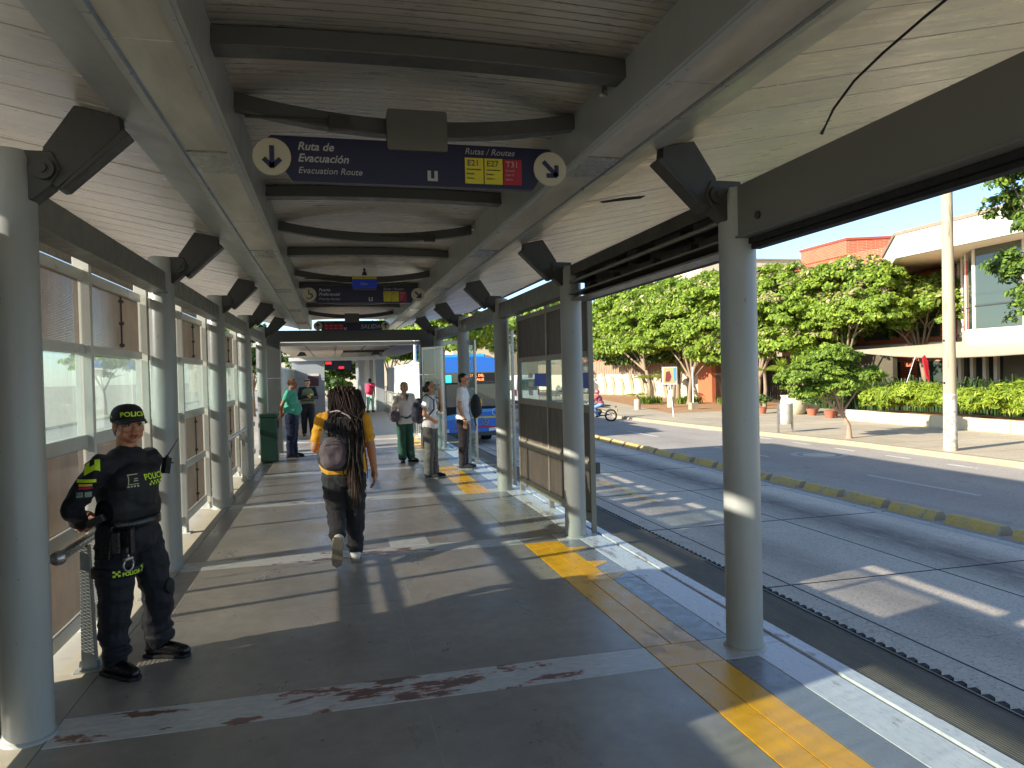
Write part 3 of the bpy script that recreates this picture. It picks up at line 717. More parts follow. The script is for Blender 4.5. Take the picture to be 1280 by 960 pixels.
def sign(y, label, kind):
    zb, zt = 2.735, 2.965
    t = thing('hanging_sign', (.475, y, 2.85), label, 'sign', 'navy direction signs under the roof')
    t.location = (0, 0, 0)
    x0, x1 = -.30, 1.25
    p = [(x0+.03, zt), (x1-.03, zt), (x1, zt-.03), (x1-.03, zt-.08), (x1-.13, zb), (x0+.13, zb), (x0+.03, zt-.08), (x0, zt-.03)]
    MB().prism(p, y-.03, y+.03, 'y').build('board', M['navy'], t, bevel=.004)
    for xc in (x0+.035, x1-.035):
        b = MB(); b.prism([(xc+.094*math.cos(a), 2.85+.094*math.sin(a)) for a in [R(10*k) for k in range(36)]], y-.045, y-.031, 'y'); b.build('disc', M['plate'], t)
    b = MB()
    if kind == 1: arrow(b, (x0+.035, 2.85), .052, R(-90), y-.046, .012)
    elif kind == 3: arrow(b, (x0+.035, 2.85), .052, R(90), y-.046, .012)
    else:   # wheelchair figure
        c0_ = (x0+.035, 2.85)
        for a0 in range(-150, 60, 15):
            a_, b_ = R(a0), R(a0+15)
            b.prism([(c0_[0]-.005+r*math.cos(t_), 2.83+r*math.sin(t_)) for r, t_ in ((.034, a_), (.046, a_), (.046, b_), (.034, b_))], y-.049, y-.046, 'y')
        b.prism([(c0_[0]-.012, 2.915), (c0_[0]+.002, 2.915), (c0_[0]+.004, 2.85), (c0_[0]-.012, 2.85)], y-.049, y-.046, 'y')
        b.prism([(c0_[0]-.0, 2.86), (c0_[0]+.04, 2.86), (c0_[0]+.055, 2.81), (c0_[0]+.042, 2.81), (c0_[0]+.03, 2.846), (c0_[0], 2.846)], y-.049, y-.046, 'y')
    b.build('pictogram', M['ink'], t); b = MB()
    arrow(b, (x1-.035, 2.85), .052, R(-45) if kind < 3 else R(90), y-.046, .012)
    b.build('pictogram', M['ink'], t)
    yy = y-.032
    def T(s, x, z, size, sh=.25, mat='signwhite', bold=0): text(s, size, FM(x, yy, z), M[mat], t, sh, bold=bold)
    def U(x, z):
        b = MB(); b.prism([(x, z), (x+.055, z), (x+.055, z+.055), (x+.037, z+.055), (x+.037, z+.014), (x+.018, z+.014), (x+.018, z+.055), (x, z+.055)], yy-.003, yy, 'y'); b.build('stop_mark', M['signwhite'], t)
    if kind == 3:
        T('Rutas / Routes', x0+.17, 2.915, .035)
        k = 0
        for zz in (2.83, 2.765):
            for i in range(4):
                xx = x0+.17+i*.105
                MB().box(xx, xx+.1, yy-.003, yy, zz, zz+.058).build('route_tile', M['signred'], t)
                text(['T31', 'T40', 'E31', 'T50'][i] if zz > 2.8 else ['T37', 'T42', 'E37', 'T57'][i], .036, FM(xx+.015, yy-.004, zz+.018), M['signwhite'], t)
        U(.30, 2.765); T('SALIDA', .66, 2.79, .135, .25)
    else:
        if kind == 1: ls = [('Ruta de', 2.895, .058, .001), ('Evacuación', 2.835, .058, .001), ('Evacuation Route', 2.775, .046, 0)]
        else: ls = [('Puerta', 2.895, .058, .001), ('Preferencial', 2.835, .058, .001), ('Priority Access', 2.775, .046, 0)]
        for s, z, sz, bo in ls: T(s, x0+.16, z, sz, .25, 'signwhite', bo)
        U(.53, 2.76); T('Rutas / Routes', .735, 2.915, .047, .25)
        for i, (s, mt, tm) in enumerate((('E21', 'signyellow', 'ink'), ('E27', 'signyellow', 'ink'), ('T31', 'signred', 'signwhite'))):
            xx = .735+i*.108
            MB().box(xx, xx+.102, yy-.003, yy, 2.755, 2.895).build('route_tile', M[mt], t)
            text(s, .045, FM(xx+.012, yy-.004, 2.852), M[tm], t)
            for j in range(3): text(['Universidades', 'Estadio', 'Centro'][j] if i < 2 else ['Terminal', 'Calle 15', 'Centro'][j], .014, FM(xx+.01, yy-.004, 2.828-.024*j), M[tm], t)
    # hood that hangs the board from the bowed beam
    z1 = 3.13
    MB().prism(rr(.32, .64, 2.915 if kind < 3 else 2.93, z1, .015), y-.05, y+.05, 'y').build('hanger', M['clearhood'], t)
    return t
sign(3.95, 'nearest navy evacuation route sign, largest, with a down arrow disc', 1)
sign(10.35, 'middle navy sign with the wheelchair disc reading Puerta Preferencial', 2)
sign(16.75, 'farthest navy sign reading SALIDA with red route tiles', 3)
# small two-tone box above the middle sign
t = thing('prioridad_box', (0, 0, 0), 'small white, yellow and blue box sign above the middle navy sign', 'sign')
t.name = 'box_sign'
MB().prism(rr(.31, .64, 2.93, 3.05, .006), 10.2, 10.27, 'y').build('blue_half', M['bluestick'], t)
MB().prism(rr(.31, .64, 3.05, 3.09, .004), 10.2, 10.27, 'y').build('yellow_stripe', M['signyellow'], t)
MB().prism(rr(.31, .64, 3.09, 3.2, .006), 10.2, 10.27, 'y').build('white_half', M['white'], t)
b = MB(); b.prism([(.44, 3.1), (.51, 3.1), (.5, 3.14), (.475, 3.17), (.45, 3.14)], 10.19, 10.199, 'y'); b.prism([(.475+.018*math.cos(R(40*k)), 3.18+.018*math.sin(R(40*k))) for k in range(9)], 10.19, 10.199, 'y'); b.build('pictogram', M['ink'], t)
text('Sillas', .05, FM(.42, 10.197, 2.97), M['signwhite'], t)
# ------------------------------------------------------------ far side of the street
bar = []
def barrier(y, i):
    t = thing('lane_divider', (9.93, y, ZR), '', 'lane divider', 'concrete dividers between bus lane and street')
    return t
proto = None
for i in range(31):
    y = 4.0+1.235*i
    if proto is None:
        b = MB(); K = 5
        P = [(-.15, 0), (.15, 0), (.12, .07), (.06, .15), (-.06, .15), (-.12, .07)]
        vs = []
        for k in range(K+1):
            yy = 1.03*k/K; s = .94 if k in (0, K) else 1
            for (px_, pz_) in P: vs.append((px_*s, yy, pz_*(s if pz_ > .1 else 1)+(random.uniform(-.008, .008) if pz_ > .1 else 0)))
        fs = [(6*k+j, 6*k+(j+1) % 6, 6*k+6+(j+1) % 6, 6*k+6+j) for k in range(K) for j in range(6)]+[tuple(range(6))[::-1], tuple(range(6*K, 6*K+6))]
        b.add(vs, fs[:-2]); b.add(vs[:6], [tuple(range(6))[::-1]], 1); b.add(vs[-6:], [tuple(range(6))], 1); o = b.build('lane_divider', [M['barrier'], M['kerb']], fixn=False); proto = o; o.location = (9.93, y, ZR)
    else:
        o = proto.copy(); C.objects.link(o); o.location = (9.93+random.uniform(-.02, .02), y, ZR); o.rotation_euler = (0, 0, R(random.uniform(-1.2, 1.2)))
    tag(o, 'yellow painted concrete divider block in the row between bus lane and street', 'lane divider', 'concrete dividers between bus lane and street')

# concrete lamp pole
M['pole'] = mottled('weathered_concrete', lin(176, 160, 132), .2, 3, .85, 0, .4, 60, stretch=(1, 1, .15), dirt=lin(124, 112, 92), dirt_at=.56)
t = thing('utility_pole', (17.05, 17.1, ZS), 'tall weathered concrete pole on the sidewalk in front of the white building', 'pole')
MB().lathe((0, 0, 0), [(.18, 0), (.167, 2), (.12, 11)], 24).build('shaft', M['pole'], t)
MB().lathe((0, 0, 0), [(.1815, .02), (.1745, 1.25), (.1715, 1.62)], 24, capt=False).build('lime_wash', worn_paint('lime_wash', lin(196, 192, 182), lin(170, 158, 136), lin(150, 138, 116), .52, 7, rough=.85), t)
b = MB(); b.box(-.2, -.16, -.02, .02, 1.9, 1.96); b.box(-.195, -.15, -.015, .02, 3.1, 3.16); b.build('clip', M['dark'], t)

# ---- foliage
def leaf_mat(name, lo, hi, tr=.35, yellow=None):
    n = N(name); gi = n.new('NewGeometry'); rnd = gi.outputs['Random Per Island']
    a = n.noise(n.coord(), .9, 3, .5)
    f = n.math('ADD', n.math('MULTIPLY', rnd, .55), n.math('MULTIPLY', a, .45))
    c = n.ramp(f, [(.2, lo), (.75, hi)])
    if yellow is not None: c = n.mix(n.ramp(rnd, [(.9, 0.), (.92, 1.)]), c, yellow)
    n.set(Base_Color=c, Roughness=.5, Specular_IOR_Level=.3)
    tl = n.new('BsdfTranslucent'); n.link(c, tl.inputs[0])
    mx = n.new('MixShader'); mx.inputs[0].default_value = tr
    n.link(n.b.outputs[0], mx.inputs[1]); n.link(tl.outputs[0], mx.inputs[2]); n.link(mx.outputs[0], n.o.inputs[0]); return n.m
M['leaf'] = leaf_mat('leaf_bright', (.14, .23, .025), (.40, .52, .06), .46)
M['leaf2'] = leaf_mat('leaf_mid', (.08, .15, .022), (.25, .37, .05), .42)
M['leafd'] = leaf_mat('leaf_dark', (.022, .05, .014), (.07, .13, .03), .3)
M['bloom'] = leaf_mat('pale_bloom', (.30, .24, .12), (.50, .42, .24), .3)
M['hedge'] = leaf_mat('hedge_blade', (.16, .25, .02), (.46, .54, .05), .45)
M['bark'] = mottled('bark', lin(136, 118, 96), .25, 5, .9, 0, .5, 30, stretch=(1, 1, .3))
M['bark2'] = mottled('pinkish_bark', lin(168, 134, 112), .2, 6, .9, 0, .4, 30, stretch=(1, 1, .3))
rng = np.random.default_rng(11)
def leaves_mesh(name, cents, normals, size, mats, mi=None, parent=None, asp=.5):
    n = len(cents)
    r = rng.normal(size=(n, 3)); nn = normals/np.linalg.norm(normals, axis=1, keepdims=True)
    a = np.cross(nn, r); a /= np.linalg.norm(a, axis=1, keepdims=True); b_ = np.cross(nn, a)
    s = (size*rng.uniform(.6, 1.35, n))[:, None]
    v = np.stack([cents-a*s, cents-b_*s*asp+nn*s*.12, cents+a*s, cents+b_*s*asp+nn*s*.12], 1).reshape(-1, 3)
    me = bpy.data.meshes.new(name)
    me.vertices.add(4*n); me.vertices.foreach_set('co', v.ravel().astype(np.float32))
    me.loops.add(4*n); me.loops.foreach_set('vertex_index', np.arange(4*n, dtype=np.int32))
    me.polygons.add(n); me.polygons.foreach_set('loop_start', np.arange(0, 4*n, 4, dtype=np.int32))
    me.polygons.foreach_set('loop_total', np.full(n, 4, dtype=np.int32))
    for m in mats: me.materials.append(m)
    if mi is not None: me.polygons.foreach_set('material_index', mi.astype(np.int32))
    me.update(calc_edges=True)
    o = bpy.data.objects.new(name, me); C.objects.link(o)
    if parent is not None: o.parent = parent
    return o
def crown_pts(blobs, nclump, nleaf, cl=.55, flat=.45):
    """clumps lying on and inside the blobs; each clump is a small dome of leaves"""
    P = []; Nn = []; top = []
    vol = np.array([b[3]*b[4]*b[5] for b in blobs]); vol = vol**.7; vol /= vol.sum()
    for bi in rng.choice(len(blobs), nclump, p=vol):
        x, y, z, rx, ry, rz = blobs[bi]
        d = rng.normal(size=3); d /= np.linalg.norm(d)
        if d[2] < -.35: d[2] *= -.6
        rr_ = rng.uniform(.55, 1.0)**.6
        c = np.array([x, y, z]) + d*rr_*np.array([rx, ry, rz])
        k = int(nleaf*rng.uniform(.5, 1.4)); s = cl*rng.uniform(.6, 1.3)
        e = rng.normal(size=(k, 3)); e /= np.linalg.norm(e, axis=1, keepdims=True); e *= rng.uniform(.4, 1, (k, 1))**.5
        e[:, 2] = np.abs(e[:, 2])*flat - .12*flat*rng.uniform(0, 2, k)
        P.append(c + e*s*np.array([1, 1, 1.0]))
        nrm = e*np.array([.8, .8, 1.1]) + d*.45 + np.array([-.15, -.05, .4]) + rng.normal(size=(k, 3))*.5
        Nn.append(nrm); top.append(np.full(k, (d[2] > .35) and rng.random() < .5))
    return np.concatenate(P), np.concatenate(Nn), np.concatenate(top)
def tree(name, base, blobs, label, mats, leaf=.16, nclump=90, nleaf=70, cl=.6, trunk_r=.16, bloom=0., grp=None, limbs=6, flat=.45, lean=(0, 0), bark='bark', cat='tree', trunk=True):
    base = Vector(base)
    t = thing(name, base, label, cat, grp)
    P, Nn, top = crown_pts([(b[0]-base.x, b[1]-base.y, b[2]-base.z, *b[3:]) for b in blobs], nclump, nleaf, cl, flat)
    mi = np.where(rng.random(len(P)) < .3, 1, 0)
    if bloom: mi = np.where(top & (rng.random(len(P)) < bloom), 2, mi)
    leaves_mesh('crown', P, Nn, leaf, mats, mi, t)
    if not trunk: return t
    cx = np.mean([b[0] for b in blobs])-base.x; cy = np.mean([b[1] for b in blobs])-base.y; zb = min(b[2]-b[5]*.6 for b in blobs)-base.z
    b = MB(); fork = Vector((cx*.25+lean[0], cy*.25+lean[1], max(.6, zb*.75)))
    b.tube([(0, 0, -.05), (lean[0]*.3+.03, lean[1]*.3, fork.z*.45), tuple(fork)], [trunk_r, trunk_r*.82, trunk_r*.7], 10)
    b.lathe((0, 0, -.05), [(trunk_r*1.5, 0), (trunk_r*1.15, .12), (trunk_r*.95, .35)], 10)
    for i in range(limbs):
        bb = blobs[i % len(blobs)]; e = Vector((bb[0]-base.x, bb[1]-base.y, bb[2]-base.z)) + Vector((random.uniform(-.5, .5)*bb[3], random.uniform(-.5, .5)*bb[4], random.uniform(-.2, .5)*bb[5]))
        m_ = fork.lerp(e, .5)+Vector((0, 0, .1*bb[5]))
        b.tube([tuple(fork-Vector((0, 0, .1))), tuple(m_), tuple(e)], [trunk_r*.5, trunk_r*.32, trunk_r*.1], 7)
        for q in range(2):
            e2 = m_ + Vector((random.uniform(-1, 1)*bb[3]*.6, random.uniform(-1, 1)*bb[4]*.6, random.uniform(.1, .8)*bb[5]))
            b.tube([tuple(m_), tuple(m_.lerp(e2, .5)+Vector((0, 0, .05))), tuple(e2)], [trunk_r*.28, trunk_r*.18, trunk_r*.06], 5)
    b.build('trunk', M[bark], t)
    return t
LB = [M['leaf'], M['leaf2'], M['bloom']]; LM = [M['leaf2'], M['leaf'], M['bloom']]; LD = [M['leafd'], M['leaf2'], M['bloom']]
G = 'street trees across the road'
tree('street_tree', (23.0, 50, ZS), [(24, 60, 4.6, 3.6, 6, 2.0), (24.4, 53, 5.2, 3.2, 4.5, 2.3), (25, 57, 7.0, 3, 6, 1.8), (23.4, 56, 3.4, 2.6, 6.5, 1.5), (22.8, 50, 3.6, 2.0, 3, 1.3)], 'broad bright green tree at the left of the row, seen above the brown screens', LB, .15, 560, 100, .62, .2, .12, G, 8, .85)
tree('street_tree', (24.3, 46.5, ZS), [(24.6, 48, 4.8, 2.8, 4.2, 2.2), (25, 44, 3.9, 2.4, 3.0, 2.1), (25.6, 46, 6.5, 2.6, 4.2, 1.5), (24.6, 43.4, 2.4, 1.6, 2.0, 1.3), (24, 49, 3.4, 2, 3, 1.3)], 'bright green tree behind the picture sign board, its crown reaching the nearest road-side column', LB, .14, 540, 100, .55, .2, .25, G, 8, .85)
tree('street_tree', (26.5, 41.5, ZS), [(26.8, 43, 4.3, 2.4, 3, 2.5), (26.8, 39.2, 4.6, 2.6, 2.8, 2.5), (27.2, 40.6, 6.5, 2.4, 3.4, 1.5), (26.2, 38.4, 2.6, 1.8, 2.0, 1.5), (26.4, 43.6, 2.6, 1.8, 2.2, 1.5)], 'tree with pale blossoms just right of the nearest road-side column', LB, .125, 560, 100, .5, .2, .32, G, 8, .85)
tree('street_tree', (29.2, 36.5, ZS), [(28.4, 37.5, 4.4, 2.4, 2.6, 2.2), (28.4, 34, 4.4, 2.2, 2.6, 2.1), (28.6, 35.5, 6.2, 2.4, 3.4, 1.4), (28, 37.5, 3.0, 1.6, 1.6, 1.2)], 'tree with cream blossoms below the red brick building', LB, .12, 540, 100, .46, .18, .45, G, 8, .85)
tree('street_tree', (32.8, 34.6, ZS), [(31.8, 36, 4.2, 2.4, 2.8, 2.0), (31.6, 33, 4.4, 2.0, 2.2, 1.9), (32, 34.8, 5.6, 2., 2.8, 1.1)], 'darker tree tucked under the corner of the white building', LM, .125, 420, 95, .46, .18, .25, G, 7, .85)
tree('street_tree', (27.2, 54, ZS), [(30, 60, 6.5, 3.5, 5, 3), (29.5, 53, 7.2, 3, 3.5, 2.0), (31, 66, 8, 4, 5, 2.5)], 'taller dull green tree behind the row, against the beige building', LM, .24, 200, 85, 1.0, .22, 0, G, 7, .6)
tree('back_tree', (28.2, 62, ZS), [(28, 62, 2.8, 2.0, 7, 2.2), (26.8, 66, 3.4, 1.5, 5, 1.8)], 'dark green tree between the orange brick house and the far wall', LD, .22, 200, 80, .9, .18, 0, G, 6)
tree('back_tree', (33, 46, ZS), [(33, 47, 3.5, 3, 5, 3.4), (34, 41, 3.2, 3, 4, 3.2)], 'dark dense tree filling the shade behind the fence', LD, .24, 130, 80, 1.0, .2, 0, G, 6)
tree('back_tree', (40, 95, ZS), [(38, 90, 7, 8, 10, 5), (30, 102, 7, 8, 10, 5), (20, 112, 6.5, 8, 8, 5)], 'large hazy tree far down the street beyond the bus', LM, .5, 130, 90, 2.2, .4, 0, G, 6)
tree('back_tree', (12, 78, ZS), [(12, 78, 5.5, 4.5, 6, 4.2), (7.5, 84, 4.5, 3.5, 6, 3.5)], 'yellow-green tree over the blue bus at the end of the street', LB, .34, 130, 90, 1.4, .3, .1, G, 6)
tree('back_tree', (4.5, 62, ZS), [(4.6, 60, 3.6, 1.8, 6, 1.9), (5.6, 56, 3.2, 1.4, 3, 1.5)], 'green tree rising over the white corrugated fence at the far end', LM, .2, 110, 80, .8, .15, .1, G, 6)
tree('small_street_tree', (17.1, 21.35, ZS), [(16.3, 21.6, 1.35, 1.1, .9, .72), (15.2, 21.4, 1.1, .85, .7, .6), (17.7, 21.3, 1.2, .65, .6, .5), (16.6, 21.3, 1.95, .8, .7, .42), (16.6, 21.2, .85, .8, .7, .42), (15.4, 21.3, .7, .5, .5, .4)], 'small sidewalk tree with a slim crooked trunk near the kerb', [M['leaf2'], M['leaf'], M['bloom']], .06, 420, 75, .2, .085, .0, None, 7, .7, (-.1, .0), 'bark2')
t = tree('overhanging_tree', (19.6, 14.2, ZS), [(20, 17.7, 6.3, .9, .8, .42), (19.6, 16.7, 6.9, 1.2, .8, .7), (20, 17.8, 4.5, .55, .55, .45), (20, 17.2, 3.1, .5, .5, .85), (20, 17.1, 4.2, .6, .6, .5), (19.5, 15.2, 5.6, 1.6, 1.2, 1.7)], 'tree leaning in from the right edge of the picture with leafy hanging branches', [M['leaf2'], M['leafd'], M['bloom']], .085, 300, 70, .3, .17, .1, None, 12, .9)

# hedge of arching blades in its stone planter
def blades(name, n, xr, yr, h, lean, wd, mat, parent=None, z0=0, cone=None):
    b_v = []; b_f = []
    for i in range(n):
        x, y = random.uniform(*xr), random.uniform(*yr)
        if cone: x, y = random.gauss(0, cone), random.gauss(0, cone)
        a = random.uniform(0, 2*math.pi); L = h*random.uniform(.6, 1.15)*(1-.22*math.sin(y*1.7)*math.sin(y*.6)); ln = lean*random.uniform(.4, 1.4)
        dx, dy = math.cos(a), math.sin(a); px_, py_ = -dy*wd, dx*wd
        k0 = len(b_v)
        for f, hh, ww in ((0, 0, .6), (.35, .6, 1), (.75, .95, .8), (1.15, .9, .1)):
            cx, cy, cz = x+dx*ln*f*f*L, y+dy*ln*f*f*L, z0+L*hh
            b_v += [(cx-px_*ww, cy-py_*ww, cz), (cx+px_*ww, cy+py_*ww, cz)]
        b_f += [(k0+2*j, k0+2*j+1, k0+2*j+3, k0+2*j+2) for j in range(3)]
    me = bpy.data.meshes.new(name); me.from_pydata(b_v, [], b_f); me.materials.append(mat)
    o = bpy.data.objects.new(name, me); C.objects.link(o)
    if parent is not None: o.parent = parent
    return o
hb = [(23.75, y, ZS+.95+.12*math.sin(y*1.3)+.1*math.sin(y*3.1), .95, 1.0, .5) for y in np.arange(6.5, 28, 1.1)]
P_, N_, _ = crown_pts(hb, 1500, 60, .3, .9)
o = leaves_mesh('hedge', P_, N_+np.array([0, 0, -.3]), .13, [M['hedge'], M['leaf'], M['leaf2']], np.where(rng.random(len(P_)) < .35, 1, 0)+np.where(rng.random(len(P_)) < .1, 1, 0), None, .2)
tag(o, 'long bright green hedge of arching blades growing behind the low stone planter wall', 'hedge')
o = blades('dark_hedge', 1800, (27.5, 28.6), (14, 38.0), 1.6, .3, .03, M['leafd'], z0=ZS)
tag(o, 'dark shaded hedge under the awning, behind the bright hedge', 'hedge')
M['plstone'] = mottled('planter_stone', lin(206, 190, 152), .12, 3, .85, 0, .25, 50, dirt=lin(150, 134, 100), dirt_at=.6)
t = thing('planter_wall', (22.7, 28.4, ZS), 'low pale stone planter wall along the sidewalk in front of the hedge', 'planter')
y = -.0; k = 0
while y > -24:
    L = 1.55+random.uniform(-.1, .25); dz = random.uniform(-.02, .02)
    MB().box(-.12, .12, y-L+.02, y, 0, .46+dz-.0*k).build('stone_block', M['plstone'], t, bevel=.015); y -= L
MB().box(.12, 2.6, -24, .0, 0, .36).build('soil', M['earth'], t)

# litter bin on two posts
t = thing('litter_bin', (16.9, 24.4, ZS), 'grey metal litter bin hung between two posts on the far sidewalk', 'litter bin')
MB().lathe((-.25, -.1, .32), [(.20, 0), (.23, .1), (.235, .74), (.22, .76)], 20).build('bin_body', mottled('bin_metal', lin(196, 192, 180), .15, 6, .5, .3), t)
for x in (-.54, .06): MB().box(x-.03, x+.03, -.12, -.06, 0, 1.1).build('post', M['steelg'], t)
# sign boards and posts
t = thing('picture_sign', (17.3, 34.9, ZS), 'white framed sign board with yellow and blue pictogram on a leaning white post', 'sign')
MB().tube([(0, 0, 0), (-.16, 0, 1.75)], .03, 8).build('post', M['white'], t)
MB().box(-.6, .24, -.02, .02, 1.68, 2.62).build('board', M['white'], t)
MB().box(-.54, .12, -.026, -.02, 1.78, 2.56).build('yellow_face', flat('sign_face', lin(224, 206, 140), .5), t)
b = MB(); b.box(.02, .16, -.03, -.026, 1.9, 2.56); b.build('blue_stripe', flat('sign_blue', lin(120, 190, 224), .5), t)
b = MB(); b.prism([(-.45, 1.85), (-.2, 1.85), (-.1, 2.1), (-.2, 2.4), (-.4, 2.35)], -.032, -.027, 'y'); b.build('figure', flat('sign_figure', lin(160, 70, 70), .5), t)
t = thing('white_post', (21.4, 40.5, ZS), 'slim white post set in a concrete block behind the picture sign', 'post')
MB().tube([(0, 0, 0), (0, 0, 2.6)], .04, 8).build('shaft', M['white'], t); MB().box(-.22, .22, -.22, .22, 0, .42).build('footing', M['kerb'], t)
for x, y, l in ((18.6, 42.5, 'stubby grey bollard nearer the motorbike'), (21.4, 43.6, 'stubby grey bollard right of the first one, by the tree trunks')):
    o = MB().lathe((0, 0, 0), [(.2, 0), (.21, .25), (.2, .62), (.12, .66)], 14).build('bollard', M['walk']); o.location = (x, y, ZS)
    tag(o, l, 'bollard', 'sidewalk bollards')

# pots
M['pot'] = mottled('stone_pot', lin(186, 178, 152), .15, 5, .85, 0, .3, 30); M['terra'] = mottled('terracotta', lin(160, 96, 72), .12, 6, .8)
def yucca(base, label, s=1.0, n=7):
    t = thing('potted_yucca', base, label, 'potted plant', 'large potted plants')
    MB().lathe((0, 0, 0), [(.42*s, 0), (.62*s, .25*s), (.66*s, .6*s), (.6*s, .85*s), (.66*s, .95*s), (.6*s, .95*s), (.56*s, .8*s)], 22).build('pot', M['pot'], t)
    b = MB()
    for i in range(n):
        a = i*2.4; x, y = .15*math.cos(a), .15*math.sin(a); q = random.uniform(.25, .6)
        b.tube([(x, y, .8*s), (x+q*.5*math.cos(a), y+q*.5*math.sin(a), 1.6*s), (x+q*math.cos(a), y+q*math.sin(a), 2.4*s)], [.06, .05, .045], 7)
    b.build('stem', M['bark'], t)
    hv = MB()
    for i in range(n):
        a = i*2.4; q = .55; c = Vector((.15*math.cos(a)+q*math.cos(a), .15*math.sin(a)+q*math.sin(a), 2.4*s))
        for k in range(70):
            d = Vector((random.gauss(0, 1), random.gauss(0, 1), random.gauss(.35, .8))).normalized(); L = random.uniform(.35, .62); sd_ = d.cross(Vector((0, 0, 1))).normalized()*.02
            m_ = c+d*L*.55+Vector((0, 0, .04)); e = c+d*L-Vector((0, 0, .06))
            hv.add([c-sd_, c+sd_, m_+sd_, m_-sd_, e], [(0, 1, 2, 3), (3, 2, 4)])
    hv.build('leaf_tuft', M['leaf'], t, fixn=False)
yucca((23.3, 33.2, ZS), 'big stone pot holding a many-stemmed yucca, the left one', 1.05, 9)
yucca((24.4, 33.6, ZS), 'stone urn with bare yucca stems, the right one of the two', .95, 6)
def shrub_pot(base, label, s=1):
    t = thing('potted_shrub', base, label, 'potted plant', 'small terracotta pots')
    MB().lathe((0, 0, 0), [(.2, 0), (.27, .3), (.29, .34)], 16).build('pot', M['terra'], t)
    P, Nn, _ = crown_pts([(0, 0, .8*s, .45*s, .45*s, .45*s)], 26, 36, .22, .7); leaves_mesh('foliage', P, Nn, .06, [M['leafd'], M['leaf2']], np.where(rng.random(len(P)) < .3, 1, 0), t)
for x, y, s, l in ((22.3, 34.6, .8, 'terracotta pot with a low shrub left of the big stone pot'), (23.4, 31.9, .9, 'terracotta pot between the stone urn and the planter wall'), (22.9, 29.9, 1.3, 'terracotta pot with a taller dark shrub at the planter end'), (23.6, 30.6, 1.1, 'terracotta pot squeezed behind the tall shrub')): shrub_pot((x, y, ZS), l, s)
# palms in front of the far wall
def palm(base, h, label, n=12, L=1.5, lm='leaf'):
    t = thing('palm', base, label, 'palm', 'palms by the far wall'); b = MB()
    b.tube([(0, 0, 0), (.1, .0, h*.5), (.05, 0, h)], [.14, .11, .09], 8); b.build('trunk', M['bark'], t)
    v = MB()
    for i in range(n):
        a = 2*math.pi*i/n+random.uniform(-.2, .2); up = random.uniform(.3, 1.)
        pts = [Vector((.05+math.cos(a)*L*f, math.sin(a)*L*f, h+up*L*(f-f*f*1.15))) for f in (0, .3, .6, .85, 1.)]
        for j in range(14):
            f = .12+.06*j; k = min(3, int(f*4)); p = pts[k].lerp(pts[k+1], .5 if k else f)
            p = Vector((.05+math.cos(a)*L*f, math.sin(a)*L*f, h+up*L*(f-f*f*1.15)))
            for s in (1, -1):
                d = Vector((-math.sin(a)*s+math.cos(a)*.5, math.cos(a)*s+math.sin(a)*.5, -.45)).normalized()*L*.32*(1.1-f*.7)
                w_ = Vector((math.cos(a), math.sin(a), 0))*.03
                v.add([p-w_, p+w_, p+d], [(0, 1, 2)])
    v.build('fronds', M[lm], t, fixn=False)
palm((22.6, 49.5, ZS), 1.9, 'palm with spreading fronds behind the motorbike'); palm((26.3, 53, ZS), 2.3, 'second palm left of the pale trunk, a bit farther', 12, 1.7)
palm((20.8, 47.6, ZS), .7, 'low young palm at the foot of the far wall', 10, 1.1); palm((24.8, 38.2, ZS), 2.3, 'yellow-green palm behind the big stone pots', 12, 1.3)
for i in range(3):
    o = blades('low_plants', 160, (-.9, .9), (-.5, .5), .55, .5, .03, M['leaf2']); o.location = (22.5+2.0*i, 49.3-2.2*i, ZS); tag(o, ['clump of low green plants at the foot of the far wall, leftmost', 'middle clump of low green plants by the far wall', 'clump of low green plants at the base of the big tree trunk'][i], 'plant', 'low plant clumps')

# ---- buildings and walls across the street
def brick_mat(name, c1, c2, s=1.0):
    n = N(name); bt = n.new('TexBrick'); bt.inputs['Color1'].default_value = (*c1, 1); bt.inputs['Color2'].default_value = (*c2, 1); bt.inputs['Mortar'].default_value = (*lin(170, 140, 118), 1)
    bt.inputs['Scale'].default_value = 1; bt.inputs['Brick Width'].default_value = .3*s; bt.inputs['Row Height'].default_value = .1*s; bt.inputs['Mortar Size'].default_value = .012*s
    tc = n.new('TexCoord'); sp = n.new('SeparateXYZ'); cb = n.new('CombineXYZ'); n.link(tc.outputs['Object'], sp.inputs[0])
    n.link(n.math('ADD', sp.outputs[0], sp.outputs[1]), cb.inputs[0]); n.link(sp.outputs[2], cb.inputs[1]); n.link(cb.outputs[0], bt.inputs['Vector'])
    a = n.noise(n.coord(), .6, 5, .6); c = n.mix(n.ramp(a, [(.3, 0.), (.7, .3)]), bt.outputs['Color'], [x*.6 for x in c1])
    n.set(Base_Color=c, Roughness=.85); return n.m
M['brick'] = brick_mat('orange_brick', lin(196, 92, 58), lin(176, 78, 50), 1.4)
M['bwhite'] = mottled('building_white', lin(200, 194, 178), .06, .8, .7, 0, .05, 30, dirt=lin(190, 178, 156), dirt_at=.62)
M['soffit'] = mottled('soffit', lin(232, 212, 188), .05, 1, .8)
M['cream'] = mottled('cream_wall', lin(214, 200, 172), .1, .6, .8, dirt=lin(176, 158, 128), dirt_at=.6)
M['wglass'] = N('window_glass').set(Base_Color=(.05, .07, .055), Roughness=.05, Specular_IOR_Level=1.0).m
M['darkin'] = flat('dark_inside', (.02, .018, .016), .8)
t = thing('white_building', (28, 27, ZS), 'white building with a deep slanted fascia, glass upper floor and red banner', 'building'); t.location = (0, 0, 0)
Fp = [(28, 8), (28, 31.3), (33, 37.9), (44, 41), (44, 8)]
b = MB(); n_ = len(Fp)
for i in range(2): pass
